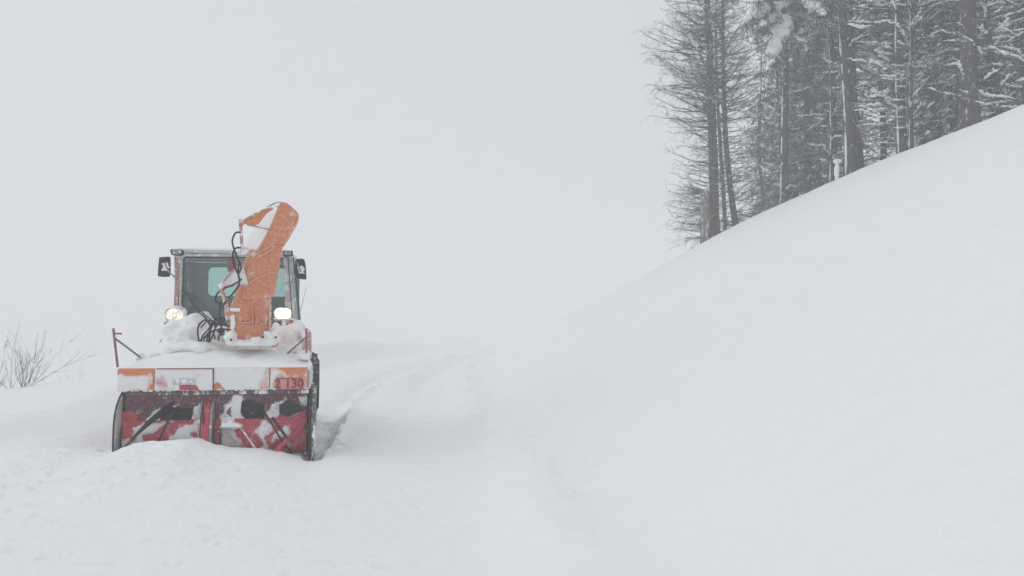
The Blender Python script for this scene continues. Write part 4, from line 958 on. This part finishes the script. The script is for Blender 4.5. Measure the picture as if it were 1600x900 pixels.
# torn snag beside the leftmost tree
def terr(px, D): x = (px-800)/F*D; return np.array([x, D, float(H(np.array([x]), np.array([float(D)]), False)[0])])
sn = MB(); c = terr(1103, 29.6); rings = []
for z, r_, dx in ((-.5, .22, 0), (.2, .175, .01), (.9, .165, .03), (1.5, .15, .05), (1.85, .12, .08), (2.0, .04, .11)):
    an = np.arange(14)*2*math.pi/14; rings.append(np.stack([dx + r_*(1+.15*vnoise2(an*2, an*0+z*2, 3))*np.cos(an), r_*np.sin(an), z + .12*vnoise2(an*4, an*0, 5)*(z > 1.4)], 1))
snag = empty('tree_snag', tuple(c)); tag(snag, 'broken reddish snag at the lower left end of the grove', 'dead tree')
sn.loft(rings).build('trunk', M['bark_red'], snag, smooth=True)
g = np.random.default_rng(5); n = 95; C = Tubes()
zb = g.uniform(.05, 2.6, n); az_ = g.uniform(2.3, 4.0, n); ln = g.uniform(.5, 1.5, n)*np.where(zb > 1.9, .8, 1); K = 6; s_ = np.linspace(0, 1, K)[None, :, None]
st = np.stack([.1*np.cos(az_)+.05, .1*np.sin(az_), np.minimum(zb, 1.9)], 1); d = np.stack([np.cos(az_), np.sin(az_), g.uniform(-.25, .3, n)], 1)
P = st[:, None] + ln[:, None, None]*(d[:, None]*s_ + np.array([0, 0, 1.])*g.uniform(-.25, .3, n)[:, None, None]*s_**2) + g.normal(0, .015, (n, K, 3)).cumsum(1)
C.add(P, np.linspace(.011, .003, K)[None]*np.ones((n, 1)), 3)
idx = np.repeat(np.arange(n), 4); t0 = g.integers(1, K-1, len(idx)); Q0 = P[idx, t0]; dd = P[idx, t0+1]-P[idx, t0]; dd = dd/np.linalg.norm(dd, axis=1)[:, None] + g.normal(0, .6, (len(idx), 3)); ss = np.linspace(0, 1, 3)[None, :, None]
C.add(Q0[:, None] + dd[:, None]*ss*g.uniform(.08, .3, len(idx))[:, None, None], np.linspace(.006, .002, 3)[None]*np.ones((len(idx), 1)), 3)
link(bpy.data.objects.new('dead_branches', C.mesh('dead_branches', M['twig'])), snag)
# bent sapling
c = terr(1180, 28.5); sp_ = empty('sapling', tuple(c - np.array([0, 0, .05]))); tag(sp_, 'thin sapling curving up out of the snow left of the dark trunk', 'sapling')
P = spline(np.array([(-.25, 0, -.1), (.05, 0, .10), (.28, 0, .38), (.38, 0, .9), (.28, 0, 1.7), (.20, 0, 2.6), (.26, .05, 3.6), (.3, .1, 4.4)]), 5)
MB().tube(P, [.05, .045, .035, .03, .02, .008], 8).build('trunk', M['bark'], sp_, smooth=True)
n = 70; g = np.random.default_rng(8); C = Tubes(); i0 = g.integers(8, len(P)-1, n); az_ = g.uniform(0, 6.28, n); ln = g.uniform(.2, .9, n)
d = np.stack([np.cos(az_), np.sin(az_), g.uniform(-.1, .7, n)], 1); s_ = np.linspace(0, 1, 5)[None, :, None]
Q = P[i0][:, None] + d[:, None]*ln[:, None, None]*s_ + g.normal(0, .02, (n, 5, 3)).cumsum(1)*(s_ > 0); C.add(Q, np.linspace(.008, .003, 5)[None]*np.ones((n, 1)), 3)
idx = np.repeat(np.arange(n), 5); Q0 = Q[idx, g.integers(1, 4, len(idx))]; C.add(Q0[:, None] + g.normal(0, .15, (len(idx), 1, 3))*np.linspace(0, 1, 3)[None, :, None], np.linspace(.005, .002, 3)[None]*np.ones((len(idx), 1)), 3)
link(bpy.data.objects.new('crown', C.mesh('crown', M['twig'])), sp_)
# snow-capped stump by the striped trunk
c = terr(1315, 24.2); stp = empty('tree_stump', tuple(c)); tag(stp, 'short snow-capped stump at the foot of the broad striped trunk', 'stump')
MB().tube([(0, 0, -.3), (0, 0, .2), (.02, 0, .52)], [.10, .085, .075], 10).build('trunk', M['bark_grey'], stp, smooth=True)
MB().blob((.0, 0, .56), (.13, .12, .08), 2, .3).blob((-.06, -.06, .2), (.08, .07, .32), 4, .3).melt('snow', M['snow'], stp, .02, 3, .03)
# the big snow-laden bough hanging from the dark trunk
dark = [o for o in bpy.data.objects if o.get('label', '').startswith('dark trunk')][0]
g = np.random.default_rng(21); C = Tubes(); S_ = MB()
def W2(px, py, D):
    d_ = ray(px, py); t = D/d_[1]; return np.array([0, 0, EYE]) + t*d_ - np.array(dark.location)
boughs = [([(1243,-12),(1225,8),(1205,12),(1180,22),(1166,34)], .20), ([(1243,-6),(1228,30),(1220,52),(1210,80),(1203,102)], .22), ([(1243,-14),(1262,2),(1278,14),(1288,24)], .20), ([(1246,20),(1266,28),(1284,34),(1298,42)], .13), ([(1240,0),(1216,20),(1196,36),(1186,44)], .14), ([(1240,50),(1246,58),(1256,64),(1262,80)], .07), ([(1244,-30),(1222,-18),(1200,-12),(1186,0)], .2), ([(1244,-34),(1264,-20),(1284,-12),(1300,0)], .2)]
for n_, (pp, w) in enumerate(boughs):
    yy = np.linspace(27.0, 24.2 if pp[-1][0] > 1243 else 25.2, len(pp)); pts = spline(np.array([W2(a, b_, yy[i_]) for i_, (a, b_) in enumerate(pp)]), 5)
    C.add(pts[None], np.linspace(.04, .01, len(pts))[None], 4)
    k = len(pts)
    for i_ in range(1, k, 1):
        if g.uniform() < .22: continue
        ww = w*math.sin(.35 + 2.5*i_/k)*g.uniform(.7, 1.15)
        S_.blob(pts[i_] + np.array([g.normal(0, .04), g.normal(0, .04), .03]), (ww*1.25, ww*1.2, ww*.8), n_*9+i_, .45, 14, 10, 4)
    m_ = 150; i0 = g.integers(1, k, m_); d = np.stack([g.normal(0, .30, m_), g.normal(0, .30, m_), -g.uniform(.15, .75, m_)], 1)
    s_ = np.linspace(0, 1, 4)[None, :, None]; Q = pts[i0][:, None] + d[:, None]*s_*g.uniform(.5, 1.1, m_)[:, None, None]*(w/.2); C.add(Q, np.linspace(.016, .006, 4)[None]*np.ones((m_, 1)), 3)
    idx = np.repeat(np.arange(m_), 3); Q0 = Q[idx, g.integers(1, 4, len(idx))]; C.add(Q0[:, None] + (g.normal(0, .09, (len(idx), 1, 3)) + np.array([0, 0, -.07]))*np.linspace(0, 1, 3)[None, :, None], np.linspace(.011, .005, 3)[None]*np.ones((len(idx), 1)), 3)
bo = link(bpy.data.objects.new('snow_laden_bough', C.mesh('snow_laden_bough', M['needle'])), dark)
S_.melt('bough_snow', M['snow'], bo, .035, 1, .22, .22)

# ------------------------------------------------------------------ brush
def shrub(px, D, h, seed, n, lean, label, r0=.014, spread=.8, lift=0, group='bare shrubs beyond the left bank', dens=1.0):
    g = np.random.default_rng(seed); c = terr(px, D); root = empty('bare_shrub', tuple(c + np.array([0, 0, -.05+lift]))); tag(root, label, 'shrub', group)
    K = 9; s_ = np.linspace(0, 1, K)[None, :, None]; C = Tubes()
    az_ = g.uniform(0, 6.28, n); o = g.uniform(.1, 1, n)*spread
    d = np.stack([np.cos(az_)*o + lean, np.sin(az_)*o, g.uniform(.55, 1.1, n)], 1); d /= np.linalg.norm(d, axis=1)[:, None]
    ln = h*g.uniform(.5, 1.15, n); st = g.normal(0, .04, (n, 3)); st[:, 2] = -.1
    P = st[:, None] + ln[:, None, None]*(d[:, None]*s_ + np.array([0, 0, 1.])*g.uniform(-.05, .30, n)[:, None, None]*s_**2 + np.stack([g.uniform(-.15, .45, n), g.uniform(-.3, .3, n), 0*az_], 1)[:, None]*s_**2 + g.normal(0, .024, (n, K, 3)).cumsum(1)*s_)
    C.add(P, r0*np.linspace(1, .2, K)[None]*g.uniform(.6, 1.1, n)[:, None], 5)
    link(bpy.data.objects.new('stems', C.mesh('stems', M['bark'])), root)
    C = Tubes(); idx = np.repeat(np.arange(n), max(1, int(6*dens))); t0 = g.integers(2, K-1, len(idx)); Q0 = P[idx, t0]; tan = P[idx, t0+1]-P[idx, t0]; tan /= np.linalg.norm(tan, axis=1)[:, None]
    dd = tan + g.normal(0, .38, (len(idx), 3)); dd[:, 2] += .15; K2 = 5; s2 = np.linspace(0, 1, K2)[None, :, None]; l_ = h*g.uniform(.12, .42, len(idx))
    Q = Q0[:, None] + l_[:, None, None]*(dd[:, None]*s2 + np.array([0, 0, 1.])*.15*s2**2) + g.normal(0, .006, (len(idx), K2, 3)).cumsum(1)
    C.add(Q, r0*.42*np.linspace(1, .35, K2)[None]*np.ones((len(idx), 1)), 3)
    if dens > .5:
        id2 = np.repeat(np.arange(len(Q)), 2); Q0 = Q[id2, g.integers(1, K2, len(id2))]; dd = g.normal(0, .5, (len(id2), 3)) + np.array([0, 0, .5])
        C.add(Q0[:, None] + dd[:, None]*np.linspace(0, 1, 3)[None, :, None]*g.uniform(.05, .2, len(id2))[:, None, None], r0*.25*np.linspace(1, .5, 3)[None]*np.ones((len(id2), 1)), 3)
    link(bpy.data.objects.new('twigs', C.mesh('twigs', M['twig'])), root)
shrub(44, 19.4, 1.25, 3, 13, .15, 'fullest bare shrub on the left bank, branches fanning up to the right', .0085)
shrub(27, 19.6, 1.3, 4, 5, -.55, 'sparser bare shrub leaning left at the left edge', .0075)
shrub(-8, 19.4, .7, 9, 6, .1, 'low bare shrub cut by the left edge of the picture', .008)
shrub(100, 28, 1.6, 5, 4, -.1, 'faint stems beyond the bank, between the full shrub and the machine', .009, .25, dens=.3, lift=.6)
shrub(150, 30, 1.9, 6, 4, -.35, 'faint leaning stems beyond the bank, nearest the machine', .010, .2, dens=.3, lift=.6)
GS = 'brush at the foot of the trees'
for n_, (px, D, h_, lab) in enumerate(((1141, 30.3, .7, 'low brush between the leftmost tall trunk and the slender leaning one'), (1212, 28.2, .6, 'low brush left of the foot of the dark trunk'), (1288, 26.6, .55, 'low brush just left of the narrow snow-edged trunk'), (1372, 24.6, .5, 'low brush right of the broad striped trunk'), (1470, 22.4, .5, 'low brush right of the snow-plastered stem'), (1598, 20.6, .6, 'low brush cut by the right edge of the picture'))):
    shrub(px, D, h_, 80+n_, 9, 0, lab, .008, .9, group=GS, lift=.02)
# dead sticks poking out of the slope under the trees
sticks = [([(1262,292),(1276,285),(1296,278)], 25.6, 'dead twig lying on the snow between the dark trunk and the narrow trunk'), ([(1217,309),(1220,316),(1226,308)], 26.2, 'short dead twig sticking up left of the foot of the dark trunk'), ([(1190,318),(1196,322),(1204,326)], 26.8, 'dead twig lying on the snow left of the dark trunk'),
          ([(1075,379),(1084,372),(1096,370)], 29.5, 'small dead twigs at the foot of the torn snag'), ([(1437,228),(1441,219),(1446,212)], 21.6, 'dead twig under the snow-plastered stem'), ([(1461,217),(1463,208),(1464,196)], 21.2, 'dead twig right of the snow-plastered stem'), ([(1490,204),(1500,199),(1512,194)], 20.6, 'dead twig on the snow left of the broadest brown trunk'), ([(1130,352),(1140,344),(1150,335)], 28.8, 'dead twig on the snow right of the leftmost tall trunk')]
for n_, (pp, D, lab) in enumerate(sticks):
    g = np.random.default_rng(n_+70); b0 = terr(pp[0][0], D); x1_ = (pp[-1][0]-pp[0][0])/F*D; root = empty('dead_twig', tuple(b0)); tag(root, lab, 'twig', 'dead twigs along the brow')
    zt_ = [float(H(np.array([b0[0]+x1_*q]), np.array([float(D)]), False)[0])-b0[2] for q in (0, .5, 1)]
    main = np.array([(0, 0, -.03), (x1_*.5, 0, zt_[1]+.06), (x1_, .05, zt_[2]+.08 + .15*g.uniform())])
    C = Tubes(); C.add(spline(main, 4)[None], np.linspace(.014, .005, 9)[None], 4)
    Q0 = spline(main, 4)[g.integers(1, 9, 9)]; C.add(Q0[:, None] + (g.normal(0, .14, (9, 1, 3)) + np.array([0, 0, .08]))*np.linspace(0, 1, 4)[None, :, None], np.linspace(.008, .003, 4)[None]*np.ones((9, 1)), 3)
    link(bpy.data.objects.new('twig', C.mesh('twig', M['bark'])), root)

# ------------------------------------------------------------------ falling snow
n = 26000; g = np.random.default_rng(99)
P = np.stack([g.uniform(-16, 20, n), g.uniform(6, 30, n), g.uniform(-.2, 15, n)], 1)
gz = H(P[:, 0], P[:, 1], False); P = P[P[:, 2] > gz + .25]; lx, ly = to_local(P[:, 0], P[:, 1])
P = P[~((np.abs(lx) < 1.3) & (ly > -.1) & (ly < 6) & (P[:, 2] < 3.2))]; n = len(P)
o8 = np.array([(1,0,0),(-1,0,0),(0,1,0),(0,-1,0),(0,0,1),(0,0,-1)], float); rr_ = g.uniform(.003, .0085, n)
v = (P[:, None] + rr_[:, None, None]*o8[None]*g.uniform(.7, 1.3, (n, 6, 1))).reshape(-1, 3)
t8 = np.array([(0,2,4),(2,1,4),(1,3,4),(3,0,4),(2,0,5),(1,2,5),(3,1,5),(0,3,5)]); fq = (np.arange(n)[:, None, None]*6 + t8[None]).reshape(-1, 3)
me = bpy.data.meshes.new('snowfall'); me.vertices.add(len(v)); me.vertices.foreach_set('co', v.ravel()); me.loops.add(fq.size); me.loops.foreach_set('vertex_index', fq.ravel().astype(np.int32))
me.polygons.add(len(fq)); me.polygons.foreach_set('loop_start', np.arange(0, fq.size, 3, dtype=np.int32)); me.polygons.foreach_set('loop_total', np.full(len(fq), 3, np.int32)); me.update(calc_edges=True)
me.materials.append(M['flake']); tag(link(bpy.data.objects.new('snowfall', me)), 'snowflakes falling through the air', 'snowfall', kind='stuff')
